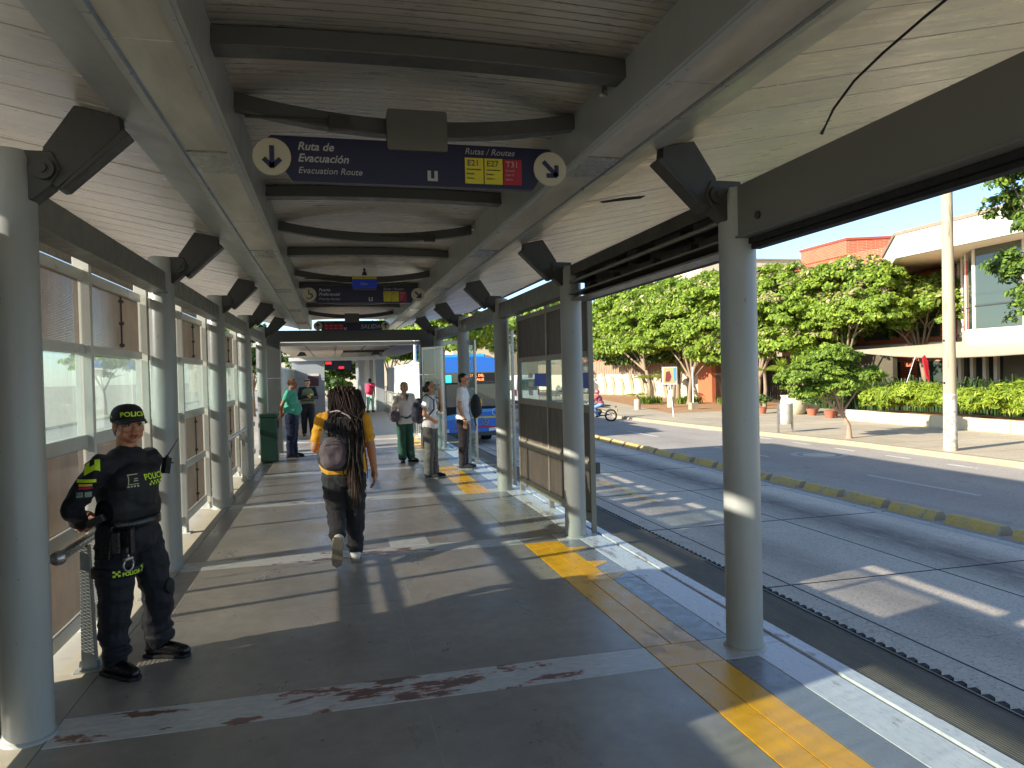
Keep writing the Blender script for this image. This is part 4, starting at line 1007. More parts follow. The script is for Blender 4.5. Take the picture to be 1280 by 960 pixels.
def ringwall(b, poly, z0, z1, th=.3, close=False):
    for (xa, ya), (xb, yb) in zip(poly[:-1], poly[1:]):
        d = Vector((xb-xa, yb-ya)).normalized(); nn = Vector((d.y, -d.x))*th
        b.add([(xa, ya, z0), (xb, yb, z0), (xb+nn.x, yb+nn.y, z0), (xa+nn.x, ya+nn.y, z0), (xa, ya, z1), (xb, yb, z1), (xb+nn.x, yb+nn.y, z1), (xa+nn.x, ya+nn.y, z1)],
              [(0, 1, 2, 3), (4, 7, 6, 5), (0, 4, 5, 1), (1, 5, 6, 2), (2, 6, 7, 3), (3, 7, 4, 0)])
ringwall(b, Fp[:4], 7.06, 8.2); b.build('fascia', M['bwhite'], t)
b = MB(); ringwall(b, [(27.95, 8), (27.95, 31.35), (32.97, 38.0), (44, 41.1)], 8.2, 8.36, .4); b.build('coping', mottled('coping', lin(140, 122, 104), .2, 4, .9), t)
MB().prism([(28.1, 8), (28.1, 31.2), (33.1, 37.7), (44, 40.8), (44, 8)], 7.08, 7.2, 'z').build('soffit', M['soffit'], t)
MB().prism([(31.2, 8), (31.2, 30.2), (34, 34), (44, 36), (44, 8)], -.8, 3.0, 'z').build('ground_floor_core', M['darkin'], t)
MB().prism([(29.6, 8), (29.6, 28.6), (34, 33.5), (44, 36), (44, 8)], 2.5, 3.25, 'z').build('parapet', M['bwhite'], t)
gy = [28.4, 27.6, 26.6, 24.2, 21.8, 19, 16, 12]
wl = [(29.8+(28.4-28.4), 28.4)]
pts_ = [(33.2, 32.6), (31.8, 31.0), (30.7, 29.7), (29.9, 28.5), (29.8, 25.8), (29.8, 22.6), (29.8, 19.5), (29.8, 15)]
for i in range(len(pts_)-1):
    (xa, ya), (xb, yb) = pts_[i], pts_[i+1]
    g = MB(); ringwall(g, [pts_[i+1], pts_[i]], 3.25, 7.08, .03)
    win = g.build('window', M['wglass'], t)
    f = MB(); f.tube([(xa, ya, 3.25), (xa, ya, 7.08)], .09, 6); f.build('mullion', M['bwhite'], win)
    f = MB(); f.tube([(xa-.03, ya, 4.35), (xb-.03, yb, 4.35)], .035, 6); f.build('transom', M['dgrey'], win)
    if i > 3: f = MB(); f.tube([((xa+xb)/2-.03, (ya+yb)/2, 3.25), ((xa+xb)/2-.03, (ya+yb)/2, 7.08)], .045, 6); f.build('glazing_bar', M['bwhite'], win)
b = MB(); ringwall(b, [(30.62, 29.55), (31.55, 30.65)], 3.3, 6.7, -.05); b.build('red_banner', mottled('banner', lin(214, 50, 40), .15, .8, .6, dirt=lin(230, 140, 70), dirt_at=.55), t)
for i, (x, y) in enumerate([(30.2, 30.3), (30.2, 29.6), (30.2, 28.9), (30.2, 28.2), (30.2, 27.6), (30, 24.9), (30, 22.4), (30, 19)]):
    MB().box(x-.09, x+.09, y-.09, y+.09, ZS, 2.5).build('storefront_post', M['bwhite'], t)
b = MB(); b.box(30.9, 31.1, 19.6, 22.2, -.4, 2.3); b.build('red_interior_panel', flat('red_panel', lin(170, 30, 26), .6), t)
b = MB(); b.box(30.8, 31.1, 25, 27.8, -.2, 2.2); b.build('grey_shutter', flat('shutter', lin(110, 104, 92), .6), t)
# awning: tensioned fabric
t = thing('awning', (0, 0, 0), 'wide cream tensioned fabric awning below the white building', 'awning')
A = [(27.6, 33.6, 2.5), (25.2, 26, 2.55), (25.2, 20, 1.78), (30.6, 30, 3.0), (29.7, 26, 3.1), (29.7, 12, 3.1), (25.2, 13, 1.9)]
b = MB(); K = 10; vs = []
for i in range(K+1):
    u = i/K; a_ = Vector((27.2, 34.2, 2.46)).lerp(Vector((25.3, 14, 1.72)), u); a_.z -= .28*math.sin(math.pi*min(1, u*1.6)); c_ = Vector((30.8, 31, 2.7)).lerp(Vector((29.6, 13, 3.15)), u)
    for j in range(7):
        v_ = j/6; p = a_.lerp(c_, v_); p.z -= .18*math.sin(math.pi*v_)*math.sin(math.pi*u); vs.append(tuple(p))
fs = [(7*i+j, 7*i+j+1, 7*i+8+j, 7*i+7+j) for i in range(K) for j in range(6)]
b.add(vs, fs, 0, True); b.add([(x, y, z-.02) for x, y, z in vs], [f[::-1] for f in fs], 0, True)
fab = N('awning_fabric').set(Base_Color=lin(214, 200, 172), Roughness=.8); tl = fab.new('BsdfTranslucent'); tl.inputs[0].default_value = (*lin(214, 190, 150), 1); mx = fab.new('MixShader'); mx.inputs[0].default_value = .25
fab.link(fab.b.outputs[0], mx.inputs[1]); fab.link(tl.outputs[0], mx.inputs[2]); fab.link(mx.outputs[0], fab.o.inputs[0])
b.build('fabric', fab.m, t, fixn=False)
b = MB(); b.tube([(25.6, 27.5, 2.1), (25.4, 28.4, -.4)], .015, 5); b.build('guy_rope', M['white'], t)
o = MB().prism([(0, 0), (.16, -.3), (.2, -1.15), (.05, -.9), (-.12, -.1)], -.03, .03, 'y').build('red_flag', flat('red_cloth', lin(200, 30, 40), .7)); o.location = (25.5, 26.9, 2.05); tag(o, 'small red pennant hanging beside the concrete pole', 'flag')
# brick houses
def building(name, label, pts, mats=None):
    t = thing(name, (0, 0, 0), label, 'building'); return t
t = building('brick_building', 'orange brick building rising behind the trees', None)
b = MB(); b.prism([(45, 54), (45, 66), (70, 70), (70, 40), (48, 46)], ZS, 11.5, 'z'); b.build('wall', M['brick'], t)
b = MB(); b.prism([(44.9, 56), (44.9, 62.5), (60, 66), (60, 50)], 11.5, 12.8, 'z'); b.build('upper_wall', M['brick'], t)
b = MB()
for y in (47.5, 49.3): b.box(46.6-(y-46)*.3, 47.2, y, y+1, 9, 10.4)
b.box(44.96, 45.1, 57, 59, 9, 10.6); b.build('window', M['wglass'], t)
MB().prism([(44.8, 55.9), (44.8, 62.6), (60, 66.2), (60, 50)], 12.8, 13.0, 'z').build('roof_edge', mottled('tile_edge', lin(150, 70, 50), .1, 2, .8), t)
t = building('low_brick_building', 'low red brick building in the shade under the awning', None)
MB().box(33.5, 40, 31, 46, ZS, 7.0).build('wall', M['brick'], t)
for y0, z0 in ((33.6, -.1), (37.2, -.1), (34.2, 3.2), (38, 3.2)):
    MB().box(33.42, 33.5, y0, y0+2.2, z0, z0+1.9).build('window', M['wglass'], t)
MB().box(32.6, 33.5, 32.5, 45, 2.55, 2.85).build('canopy_slab', M['bwhite'], t)
t = building('beige_building', 'beige block with a flat stepped roof above the tree tops', None)
MB().box(44, 60, 80.5, 98, ZS, 14.9).build('wall', M['cream'], t); MB().box(44.4, 60, 94, 112, 14.9, 16.2).build('upper_wall', M['cream'], t)
MB().box(43.9, 60, 80.3, 98, 14.9, 15.1).build('roof_edge', M['kerb'], t); MB().box(43.9, 44, 84, 92, 12.2, 13.2).build('window', M['wglass'], t)
t = building('white_tower', 'slim white tower half hidden behind the nearest road-side column', None)
MB().box(50, 53, 85.2, 87.6, ZS, 19).build('wall', M['white'], t); MB().box(49.9, 50, 85.8, 86.8, 14, 16).build('window', M['wglass'], t)
t = building('brick_house', 'orange brick house with a white window behind the left tree', None)
MB().box(29.5, 36, 66, 90, ZS, 6.6).build('wall', M['brick'], t); MB().box(29.2, 36, 65.7, 90.2, 3.2, 3.45).build('ledge', M['cream'], t)
MB().box(29.2, 36.2, 65.6, 90.4, 6.6, 6.85).build('roof', M['white'], t)
w_ = MB().box(29.9, 31.4, 65.9, 66, 6.9, 8.3).build('window', M['wglass'], t); MB().box(29.7, 29.9, 65.85, 66, 6.85, 8.5).build('frame', M['white'], w_)
t = thing('far_wall', (0, 0, 0), 'weathered pale wall with dark boards behind the palms', 'wall')
b = MB(); b.box(28.6, 28.8, 46.2, 100, ZS, 1.3); b.build('wall', M['cream'], t)
b = MB()
for i in range(106): b.box(28.5, 28.56, 46.6+.5*i, 46.6+.5*i+.38, 1.3, 2.7+random.uniform(-.05, .05))
b.build('board_panel', mottled('old_boards', lin(150, 128, 104), .25, 3, .85), t)
b = MB()
for i in range(12): b.prism([(46.5+2.4*i, 0-.8), (48.4+2.4*i, -.8), (48.1+2.4*i, .4+.3*(i % 2)), (47.4+2.4*i, .9+.25*(i % 3)), (46.9+2.4*i, .5)], 28.2, 28.5, 'x')
b.build('rock_face', mottled('white_rock', lin(186, 176, 152), .1, 2, .9, 0, .5, 8), t)
o = MB().box(27.0, 27.3, 48.2, 50.3, ZS, 2.5).build('terracotta_gate_pier', mottled('terracotta_render', lin(176, 98, 64), .1, 2, .8)); tag(o, 'orange rendered gate pier behind the pale tree trunk', 'pier')
t = thing('bar_fence', (0, 0, 0), 'dark vertical bar fence in the shade behind the big trees', 'fence')
b = MB()
for i in range(46): b.box(29.4, 29.44, 35+.28*i, 35+.28*i+.035, ZS+.1, 1.2)
b.build('bars', M['dark'], t); b = MB(); b.box(29.38, 29.46, 35, 47.8, 1.1, 1.16); b.box(29.38, 29.46, 35, 47.8, ZS+.15, ZS+.22); b.build('rail', M['dark'], t)
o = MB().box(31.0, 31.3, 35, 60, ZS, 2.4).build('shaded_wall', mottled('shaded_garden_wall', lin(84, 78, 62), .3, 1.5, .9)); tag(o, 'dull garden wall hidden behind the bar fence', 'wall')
# distant blocks closing the view
for i, (x0, x1, y0, y1, h, l) in enumerate(((62, 90, 60, 120, 9, 'distant low block behind the brick building'), (20, 42, 122, 150, 9, 'distant low block at the end of the street'), (60, 90, 5, 55, 7, 'distant low block behind the white building'), (-30, 18, 170, 190, 8, 'distant low block closing the avenue'))):
    t = thing('distant_block', (0, 0, 0), l, 'building', 'distant low blocks'); MB().box(x0, x1, y0, y1, ZS, h).build('wall', M['cream'], t)
    b = MB(); q = y0+2
    for k in range(6):
        MB().box(x0-.05, x0, y0+3+k*6, y0+5.5+k*6, h-3.2, h-1.4).build('window', M['wglass'], t) if y0+5.5+k*6 < y1 else None
        MB().box(x0+2+k*3.6, x0+3.8+k*3.6, y0-.05, y0, h-3.2, h-1.4).build('window', M['wglass'], t) if x0+3.8+k*3.6 < x1 else None
# overhead wires
t = thing('overhead_wires', (0, 0, 0), 'thin overhead wires crossing the sky above the trees', 'wires')
for z in (8.8, 9.3):
    b = MB().tube([(17.05, 17.1, z+.6), (20, 32, z-.1), (24, 48, z-.3), (30, 70, z+.4)], .012, 4); b.build('wire', M['dark'], t)

# ---- beyond the left screens
t = thing('left_building', (0, 0, 0), 'pale two storey block across the left carriageway, blurred by dusty glass', 'building')
MB().box(-34, -24, -4, 30, ZR, 5.5).build('wall', M['cream'], t)
for i in range(8):
    MB().box(-24, -23.94, -2+4*i, .2+4*i, 1.6, 3.6).build('window', M['wglass'], t)
    MB().box(-24, -23.94, -2+4*i, .6+4*i, -.9, .9).build('shutter', M['brick'] if i % 3 else M['bluestick'], t)
for i, (x, y) in enumerate(((-17.5, 14), (-18.5, 26), (-18, 44), (-17, 62))):
    tree('avenue_tree', (x, y, ZS), [(x, y, 2.6, 2.2, 2.6, 1.5), (x-1, y+1.5, 3.1, 1.8, 2, 1.1)], ['avenue tree seen through the first left glass pane', 'avenue tree seen through the second left glass pane', 'avenue tree far along the left carriageway', 'farthest avenue tree on the left'][i], LM, .24, 60, 60, .8, .15, 0, 'avenue trees on the left', 5)
struct(MB().box(-60, -16, -30, 200, ZR-.02, ZS).build('left_sidewalk', M['walk']))

# ------------------------------------------------------------ the far end of the platform
M['clad'] = mottled('dark_cladding', lin(66, 68, 66), .08, 1.2, .4, .2)
def clad(x0, x1, y0, y1, label):
    t = thing('clad_pillar', ((x0+x1)/2, y0, 0), label, 'pillar', 'dark clad pillars at the end of the roof'); w2 = (x1-x0)/2
    for z0 in (0, .86, 1.72): MB().box(-w2, w2, 0, y1-y0, z0+.004, min(z0+.855, 2.55)).build('clad_panel', M['clad'], t, bevel=.003)
clad(-1.50, -1.13, 17.4, 17.8, 'dark clad pillar on the left behind the green bin'); clad(2.08, 2.50, 17.4, 17.8, 'dark clad pillar on the right of the far opening')
t = thing('green_bin', (-1.27, 15.7, 0), 'tall dark green litter bin against the left pillar', 'litter bin')
M['greenp'] = mottled('green_plastic', lin(16, 58, 44), .15, 4, .45)
MB().box(-.17, .17, -.2, .2, .02, .92).build('bin_body', M['greenp'], t, bevel=.02); MB().box(-.18, .18, -.21, .21, .92, 1.0).build('lid', M['greenp'], t, bevel=.02)
MB().box(.17, .185, -.14, .14, .70, .86).build('slot', M['black'], t)
M['corr'] = N('corrugated_white'); n = M['corr']; sp = n.new('SeparateXYZ'); n.link(n.coord(), sp.inputs[0])
a = n.noise(n.coord((1, 1.4, .5)), 1.2, 4, .6); b_ = n.math('FRACT', n.math('MULTIPLY', sp.outputs[1], 1.0))
c = n.ramp(a, [(.35, lin(140, 150, 146)), (.65, lin(176, 180, 172))]); c = n.mix(n.ramp(b_, [(0., 0.), (.03, 1.), (.97, 1.), (1., 0.)]), lin(130, 136, 132), c)
n.set(Base_Color=c, Roughness=.5); M['corr'] = n.m
def corr_fence(x, y0, y1, label, z0=-.4, z1=2.05):
    b = MB(); vs = []; K = int((y1-y0)/.1)
    for i in range(K+1):
        xx = x+(.025 if i % 4 in (1, 2) else 0); yy = y0+(y1-y0)*i/K; vs += [(xx, yy, z0), (xx, yy, z1)]
    b.add(vs, [(2*i, 2*i+1, 2*i+3, 2*i+2) for i in range(K)]); b.add([(a_+.01, b1, c1) for a_, b1, c1 in vs], [(2*i, 2*i+2, 2*i+3, 2*i+1) for i in range(K)])
    t = thing('panel_fence', (0, 0, 0), label, 'fence', 'white panel fences at the far end'); b.build('sheet', M['corr'], t, fixn=False)
    MB().box(x-.03, x+.04, y0, y1, z1, z1+.05).build('top_rail', M['white'], t)
corr_fence(-1.72, 20.5, 36, 'white panel fence on the left of the far ramp'); corr_fence(2.62, 18.3, 36, 'white panel fence on the right of the far ramp')
t = thing('ramp_railing', (0, 0, 0), 'grey tubular railing in front of the right white fence', 'railing')
b = MB()
for z in (1.0, .55): b.tube([(2.4, 19.5, z), (2.4, 35, z)], .022, 8)
b.build('rail', M['steelg'], t); b = MB()
for i in range(32): b.tube([(2.4, 19.5+.5*i, 0), (2.4, 19.5+.5*i, 1.0)], .012, 6)
b.build('bars', M['steelg'], t)
# floor beyond the station: tile strip and ramp
b = MB(); slabrow(b, -1.9, .1, [YF+.01, 26, 30, 36, 60]); slabrow(b, .95, 2.5, [YF+.01, 26, 30, 36, 60]); struct(b.build('ramp_floor', mottled('ramp_concrete', lin(150, 148, 142), .1, 1, .6, 0, .1, 60)))
M['tac'] = worn_paint('tactile_tiles', lin(214, 176, 120), lin(206, 132, 90), lin(196, 170, 130), .5, 4, rough=.6)
b = MB(); slabrow(b, .1, .95, [YF+.01+.4*k for k in range(0, 62)], .002, .008); struct(b.build('tactile_strip', M['tac']))
b = MB(); slabrow(b, -1.2, -.2, [YF+.2+.35*k for k in range(0, 24)], .004, .01); struct(b.build('sunlit_tiles', M['tac']))
# portal building
t = thing('portal', (0, 0, 0), 'pale portal frame at the end of the ramp with a walkway behind', 'portal')
M['pgrey'] = mottled('portal_paint', lin(168, 174, 178), .05, 1, .6)
MB().box(-1.83, -.33, 36, 36.3, 0, 2.5).build('wall', M['pgrey'], t); MB().box(2.08, 2.5, 36, 36.3, 0, 2.5).build('pillar', M['pgrey'], t)
MB().box(-1.95, 2.6, 35.9, 36.4, 2.5, 2.66).build('lintel', M['white'], t)
MB().box(-1.1, -.6, 35.97, 35.99, 1.3, 1.78).build('poster', flat('poster', lin(90, 60, 66), .6), t)
MB().box(-1.12, -.58, 35.98, 35.995, 1.78, 1.88).build('poster_head', M['white'], t)
for z in (.8, 1.65): MB().box(-1.83, -.33, 35.996, 36, z, z+.012).build('panel_joint', M['dgrey'], t)
t = thing('electronic_sign', (.33, 36.2, 2.28), 'dark electronic sign with glowing red numerals under the portal', 'sign'); t.location = (0, 0, 0)
MB().box(-.31, .97, 36.35, 36.45, 2.04, 2.49).build('board', flat('dark_board', lin(12, 18, 40), .4), t)
led = flat('red_led', (.6, .02, .03), .5, emit=(1, .05, .08), es=.35)
for x, z, w2, h2 in ((-.28, 2.32, .3, .14), (.34, 2.1, .26, .12)):
    MB().box(x, x+w2, 36.34, 36.35, z, z+h2).build('led_panel', led, t)
t = thing('walkway', (0, 0, 0), 'covered walkway with a row of pale columns beyond the portal', 'walkway')
for i in range(11): MB().box(1.9, 2.1, 38.5+2.1*i, 38.8+2.1*i, 0, 2.9).build('walkway_column', M['pgrey'], t)
MB().box(2.3, 2.5, 37, 66, 0, 2.9).build('side_wall', mottled('walkway_wall', lin(150, 152, 146), .1, 1, .6), t); MB().box(.6, 2.6, 37, 66, 2.9, 3.05).build('walkway_roof', M['dgrey'], t)
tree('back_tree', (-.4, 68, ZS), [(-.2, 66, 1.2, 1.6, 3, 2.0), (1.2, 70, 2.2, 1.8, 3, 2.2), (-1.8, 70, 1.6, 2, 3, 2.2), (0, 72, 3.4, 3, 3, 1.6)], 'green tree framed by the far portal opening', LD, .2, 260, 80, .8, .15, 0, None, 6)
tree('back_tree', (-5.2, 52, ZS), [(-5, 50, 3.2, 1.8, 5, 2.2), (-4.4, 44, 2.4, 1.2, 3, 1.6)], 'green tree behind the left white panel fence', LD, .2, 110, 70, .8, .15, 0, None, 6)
t = thing('far_roof', (0, 0, 0), 'pale panelled roof over the far ramp', 'roof')
b = MB(); b.prism([(-2.25, 2.98), (4.6, 3.05), (4.6, 3.2), (-2.25, 3.2)], 31, 52, 'y'); b.build('ceiling', M['ceilf'] if 'ceilf' in M else mottled('far_ceiling', lin(176, 168, 156), .06, 1, .5), t)
MB().box(-2.35, 4.7, 30.86, 31.0, 2.99, 3.14).build('fascia', M['white'], t)
b = MB()
for x in (-1, .2, 1.4, 2.6): b.box(x, x+.03, 31, 52, 2.965, 3.03)
b.build('ceiling_joint', M['dgrey'], t)
for x, y in ((-.1, 33.5), (1.2, 33.5), (2.6, 33.2)): MB().lathe((x, y, 2.955), [(.12, 0), (.12, .03)], 14).build('downlight', M['white'], t)
t = thing('flood_bracket', (0, 0, 0), 'pair of dark projecting brackets under the far roof', 'bracket')
for x in (-1.3, 2.1): b = MB(); b.prism([(x-.25, 2.72), (x+.2, 2.74), (x+.1, 2.9), (x-.1, 2.92)], 35.4, 35.8, 'y'); b.build('arm', M['dark'], t)
t = thing('mast', (3.35, 30, ZR), 'slim white mast rising behind the right white fence', 'pole'); MB().tube([(0, 0, 0), (0, 0, 4.2)], .06, 10).build('shaft', M['white'], t); MB().box(-.15, .15, -.15, .15, 0, .05).build('base_plate', M['dgrey'], t)
# ------------------------------------------------------------ people
from mathutils import noise as mnoise
V = Vector
def cap(b, p0, r0, p1, r1, n=12, fl=(1, 1)):
    """closed tapered capsule; fl flattens the section (side, front)"""
    p0, p1 = V(p0), V(p1); d = p1-p0; L = d.length or 1e-4; t = d/L
    up = V((0, 1, 0)) if abs(t.y) < .8 else V((0, 0, 1))
    x = up.cross(t).normalized(); y = t.cross(x).normalized()
    rings = []
    for k in (0, 1, 2): a = R(-90+k*30+2); rings.append((p0+t*(math.sin(a)*r0), math.cos(a)*r0))
    rings += [(p0, r0), (p1, r1)]
    for k in (1, 2, 3): a = R(k*30-2); rings.append((p1+t*(math.sin(a)*r1), math.cos(a)*r1))
    vs = []
    for c, r in rings:
        for k in range(n):
            a = 2*math.pi*k/n; vs.append(c+x*(math.cos(a)*r*fl[0])+y*(math.sin(a)*r*fl[1]))
    fs = [(i*n+k, i*n+(k+1) % n, (i+1)*n+(k+1) % n, (i+1)*n+k) for i in range(len(rings)-1) for k in range(n)]
    fs += [tuple(range(n))[::-1], tuple(range((len(rings)-1)*n, len(rings)*n))]
    b.add(vs, fs, 0, True)
def chain(b, pts, rs, fl=(1, 1), n=12):
    for i in range(len(pts)-1): cap(b, pts[i], rs[i], pts[i+1], rs[i+1], n, fl)
def ell(b, c, r, rot=(0, 0, 0), n=16):
    Mx = Matrix.Rotation(R(rot[2]), 3, 'Z') @ Matrix.Rotation(R(rot[1]), 3, 'Y') @ Matrix.Rotation(R(rot[0]), 3, 'X')
    q = MB().ball((0, 0, 0), 1, n); b.add([V(c)+Mx @ V((v[0]*r[0], v[1]*r[1], v[2]*r[2])) for v in q.v], q.f, 0, True)
def bx(b, c, r, rot=(0, 0, 0)):
    Mx = Matrix.Translation(c) @ Matrix.Rotation(R(rot[2]), 4, 'Z') @ Matrix.Rotation(R(rot[1]), 4, 'Y') @ Matrix.Rotation(R(rot[0]), 4, 'X')
    b.box(-r[0], r[0], -r[1], r[1], -r[2], r[2], 0, Mx)
def fuse(b, name, mat, parent, voxel=.008, smooth=4, fold=0, fscale=(5, 5, 16), cut=None):
    """weld the overlapping shapes of b into one continuous surface"""
    me = bpy.data.meshes.new(name); me.from_pydata(b.v, [], b.f); me.update()
    bm = bmesh.new(); bm.from_mesh(me); bmesh.ops.recalc_face_normals(bm, faces=bm.faces); bm.to_mesh(me); bm.free()
    o = bpy.data.objects.new(name, me); C.objects.link(o)
    m = o.modifiers.new('r', 'REMESH'); m.mode = 'VOXEL'; m.voxel_size = voxel; m.use_smooth_shade = True
    if smooth: s = o.modifiers.new('s', 'SMOOTH'); s.factor = .5; s.iterations = smooth
    dg = bpy.context.evaluated_depsgraph_get(); dg.update()
    me2 = bpy.data.meshes.new_from_object(o.evaluated_get(dg)); o.modifiers.clear(); o.data = me2; bpy.data.meshes.remove(me)
    if fold:
        k = len(me2.vertices); co_ = np.empty(k*3, np.float32); no = np.empty(k*3, np.float32)
        me2.vertices.foreach_get('co', co_); me2.vertices.foreach_get('normal', no); co_ = co_.reshape(-1, 3); no = no.reshape(-1, 3)
        for i in range(k):
            x, y, z = map(float, co_[i])
            f = 1-abs(mnoise.noise((x*fscale[0], y*fscale[1], z*fscale[2])))*2.4 + .35*mnoise.noise((x*22, y*22, z*30))
            co_[i] += no[i]*fold*(f-.5)
        me2.vertices.foreach_set('co', co_.ravel()); me2.update()
    if cut is not None:
        bm = bmesh.new(); bm.from_mesh(me2)
        kill = [v for v in bm.verts if cut(v.co)]; bmesh.ops.delete(bm, geom=kill, context='VERTS'); bm.to_mesh(me2); bm.free()
    me2.materials.clear(); me2.materials.append(mat)
    for p in me2.polygons: p.use_smooth = True
    o.name = name; me2.name = name
    if parent is not None: o.parent = parent
    return o
def skin_mat(name, col):
    n = N(name); a = n.noise(n.coord(), 26, 4, .6); g = n.noise(n.coord(), 7, 3, .5)
    c = n.ramp(g, [(.3, [x*.88 for x in col]), (.7, [min(1, x*1.06) for x in col])]); c = n.mix(n.ramp(a, [(.5, 0.), (.8, .2)]), c, [col[0]*.9, col[1]*.7, col[2]*.65])
    n.set(Base_Color=c, Roughness=.5, Subsurface_Weight=.12, Normal=n.bump(n.noise(n.coord(), 220, 3, .6), .15, .002))
    n.b.inputs['Subsurface Radius'].default_value = (.012, .005, .003); return n.m
def cloth_mat(name, col, rough=.85, weave=420, var=.14, bump=.25, sheen=.15):
    n = N(name); a = n.noise(n.coord(), 5, 5, .6); wv = n.noise(n.coord(), weave, 2, .5)
    c = n.ramp(a, [(.3, [x*(1-var) for x in col]), (.7, [min(1, x*(1+var)) for x in col])])
    n.set(Base_Color=c, Roughness=rough, Sheen_Weight=sheen, Normal=n.bump(wv, bump, .002, n.bump(n.noise(n.coord((1, 1, 2.2)), 14, 4, .6), .35, .012))); return n.m
SK1 = skin_mat('skin_tan', lin(190, 130, 94)); SK2 = skin_mat('skin_light', lin(206, 152, 118)); SK3 = skin_mat('skin_brown', lin(164, 108, 76))
HB = cloth_mat('hair_black', lin(20, 16, 15), .45, 300, .3, .5, 0); HBr = cloth_mat('hair_brown', lin(44, 28, 20), .5, 300, .3, .5, 0)
LIP = flat('lips', lin(138, 70, 62), .5); EYEW = flat('eye_white', lin(150, 140, 132), .3); IRIS = flat('iris', lin(36, 22, 16), .15); BROW = flat('eyebrow', lin(30, 22, 18), .8)

def hand(b, wrist, d, palm_n, L=.17, curl=.35, side=1, spread=.16):
    """palm, four unequal bent fingers and a thumb. d: direction of the fingers; palm_n: where the palm looks; side: side of the thumb along d x palm_n"""
    d = V(d).normalized(); pn = V(palm_n); pn = (pn-d*pn.dot(d)).normalized(); s = d.cross(pn)*side
    w0 = V(wrist); pl = L*.52
    cap(b, w0-d*.01, L*.15, w0+d*pl*.5, L*.19, 10, (1, 1)); 
    for k in (-1.2, -.4, .4, 1.2): cap(b, w0+d*pl*.25+s*k*L*.06, L*.085, w0+d*pl+s*k*L*.115, L*.075, 8)
    for k, ln in zip((1.35, .45, -.45, -1.35), (.42, .48, .45, .34)):
        p = w0+d*pl+s*k*L*.118; dd = (d+s*k*spread*.35).normalized(); a = curl*.6
        r = L*.056
        for j, f in enumerate((.45, .3, .25)):
            dr = (dd*math.cos(a)+pn*math.sin(a)).normalized(); q = p+dr*ln*L*f; cap(b, p, r, q, r*.9, 8); p = q; r *= .9; a += curl
    p = w0+d*pl*.22+s*L*.15; dr = (d*.6+s*.75+pn*.25).normalized()
    for f, a in ((.28, 0), (.2, .25)):
        dr = (dr+(d*.6-s*.1)*a).normalized(); q = p+dr*L*f; cap(b, p, L*.075, q, L*.062, 8); p = q

def head(b, c, h=.225, yaw=0, pitch=0, fem=False):
    """head around centre c, face towards -y before yaw; returns a placing function for eyes etc."""
    s = h/.225; Mx = Matrix.Rotation(R(yaw), 3, 'Z') @ Matrix.Rotation(R(pitch), 3, 'X'); c = V(c)
    def P(x, y, z): return c + Mx @ (V((x, y, z))*s)
    def E(x, y, z, rx, ry, rz, rot=0):
        q = MB().ball((0, 0, 0), 1, 16); rr_ = Matrix.Rotation(R(rot), 3, 'X')
        b.add([c + Mx @ ((V((x, y, z)) + rr_ @ V((v[0]*rx, v[1]*ry, v[2]*rz)))*s) for v in q.v], q.f, 0, True)
    E(0, .012, .030, .074, .092, .082)                       # skull
    E(0, -.022, -.012, .064, .066, .078)                     # face block
    E(0, -.030, -.058, .050 if fem else .054, .052, .046)    # jaw
    E(0, -.066, -.088, .022, .018, .018)                     # chin
    E(0, -.078, .020, .050, .014, .012)                      # brow
    for sx in (-1, 1):
        E(sx*.040, -.060, -.022, .026, .024, .024)           # cheek
        E(sx*.047, -.038, -.052, .02, .03, .03)
        E(sx*.077, .008, -.012, .008, .018, .030, -12)       # ear
        E(sx*.010, -.094, -.036, .010, .011, .009)           # nostril
    cap(b, P(0, -.080, .012), .009*s, P(0, -.101, -.028), .012*s, 8)  # nose
    E(0, -.083, -.060, .026, .014, .009); E(0, -.081, -.070, .022, .013, .009)  # mouth
    return P
def face_parts(P, s, par, lip=True, brow=BROW, eye=.0115):
    for sx in (-1, 1):
        b = MB().ball(P(sx*.030, -.0745, .000), .0135*s, 12); e = b.build('eye', EYEW, par)
        MB().ball(P(sx*.030, -.0855, .000), .0062*s, 10, 0).build('iris', IRIS, e)
        b = MB(); b.tube([P(sx*.014, -.0925, .019), P(sx*.032, -.0885, .024), P(sx*.048, -.073, .018)], [.003*s, .0035*s, .002*s], 6); b.build('eyebrow', brow, par)
        b = MB(); b.tube([P(sx*.016, -.086, .006), P(sx*.031, -.0895, .011), P(sx*.046, -.078, .004)], [.002*s, .0028*s, .002*s], 6); b.build('eyelid', brow, par)
    if lip:
        b = MB(); b.tube([P(-.024, -.084, -.062), P(-.010, -.0965, -.0585), P(0, -.0975, -.060), P(.010, -.0965, -.0585), P(.024, -.084, -.062)], [.002*s, .0045*s, .004*s, .0045*s, .002*s], 8)
        b.tube([P(-.022, -.084, -.066), P(0, -.097, -.070), P(.022, -.084, -.066)], [.002*s, .006*s, .002*s], 8); b.build('lips', LIP, par)

def person(loc, rz, label, group=None):
    t = thing('person', loc, label, 'person', group, rz); return t

# ============ policewoman, nearest on the left
pol = person((-1.21, 4.80, 0), R(60), 'policewoman in dark navy uniform and cap standing by the left screens, hands behind her back')
UNI = cloth_mat('navy_uniform', lin(8, 10, 19), .75, 500, .3, .35, .04)
VEST = cloth_mat('black_vest', lin(7, 9, 15), .65, 700, .2, .5, .03)
LIME = flat('reflective_lime', lin(206, 240, 40), .55); LEATH = mottled('black_leather', lin(16, 16, 17), .2, 30, .28, 0, .2, 120)
sx_ = 1
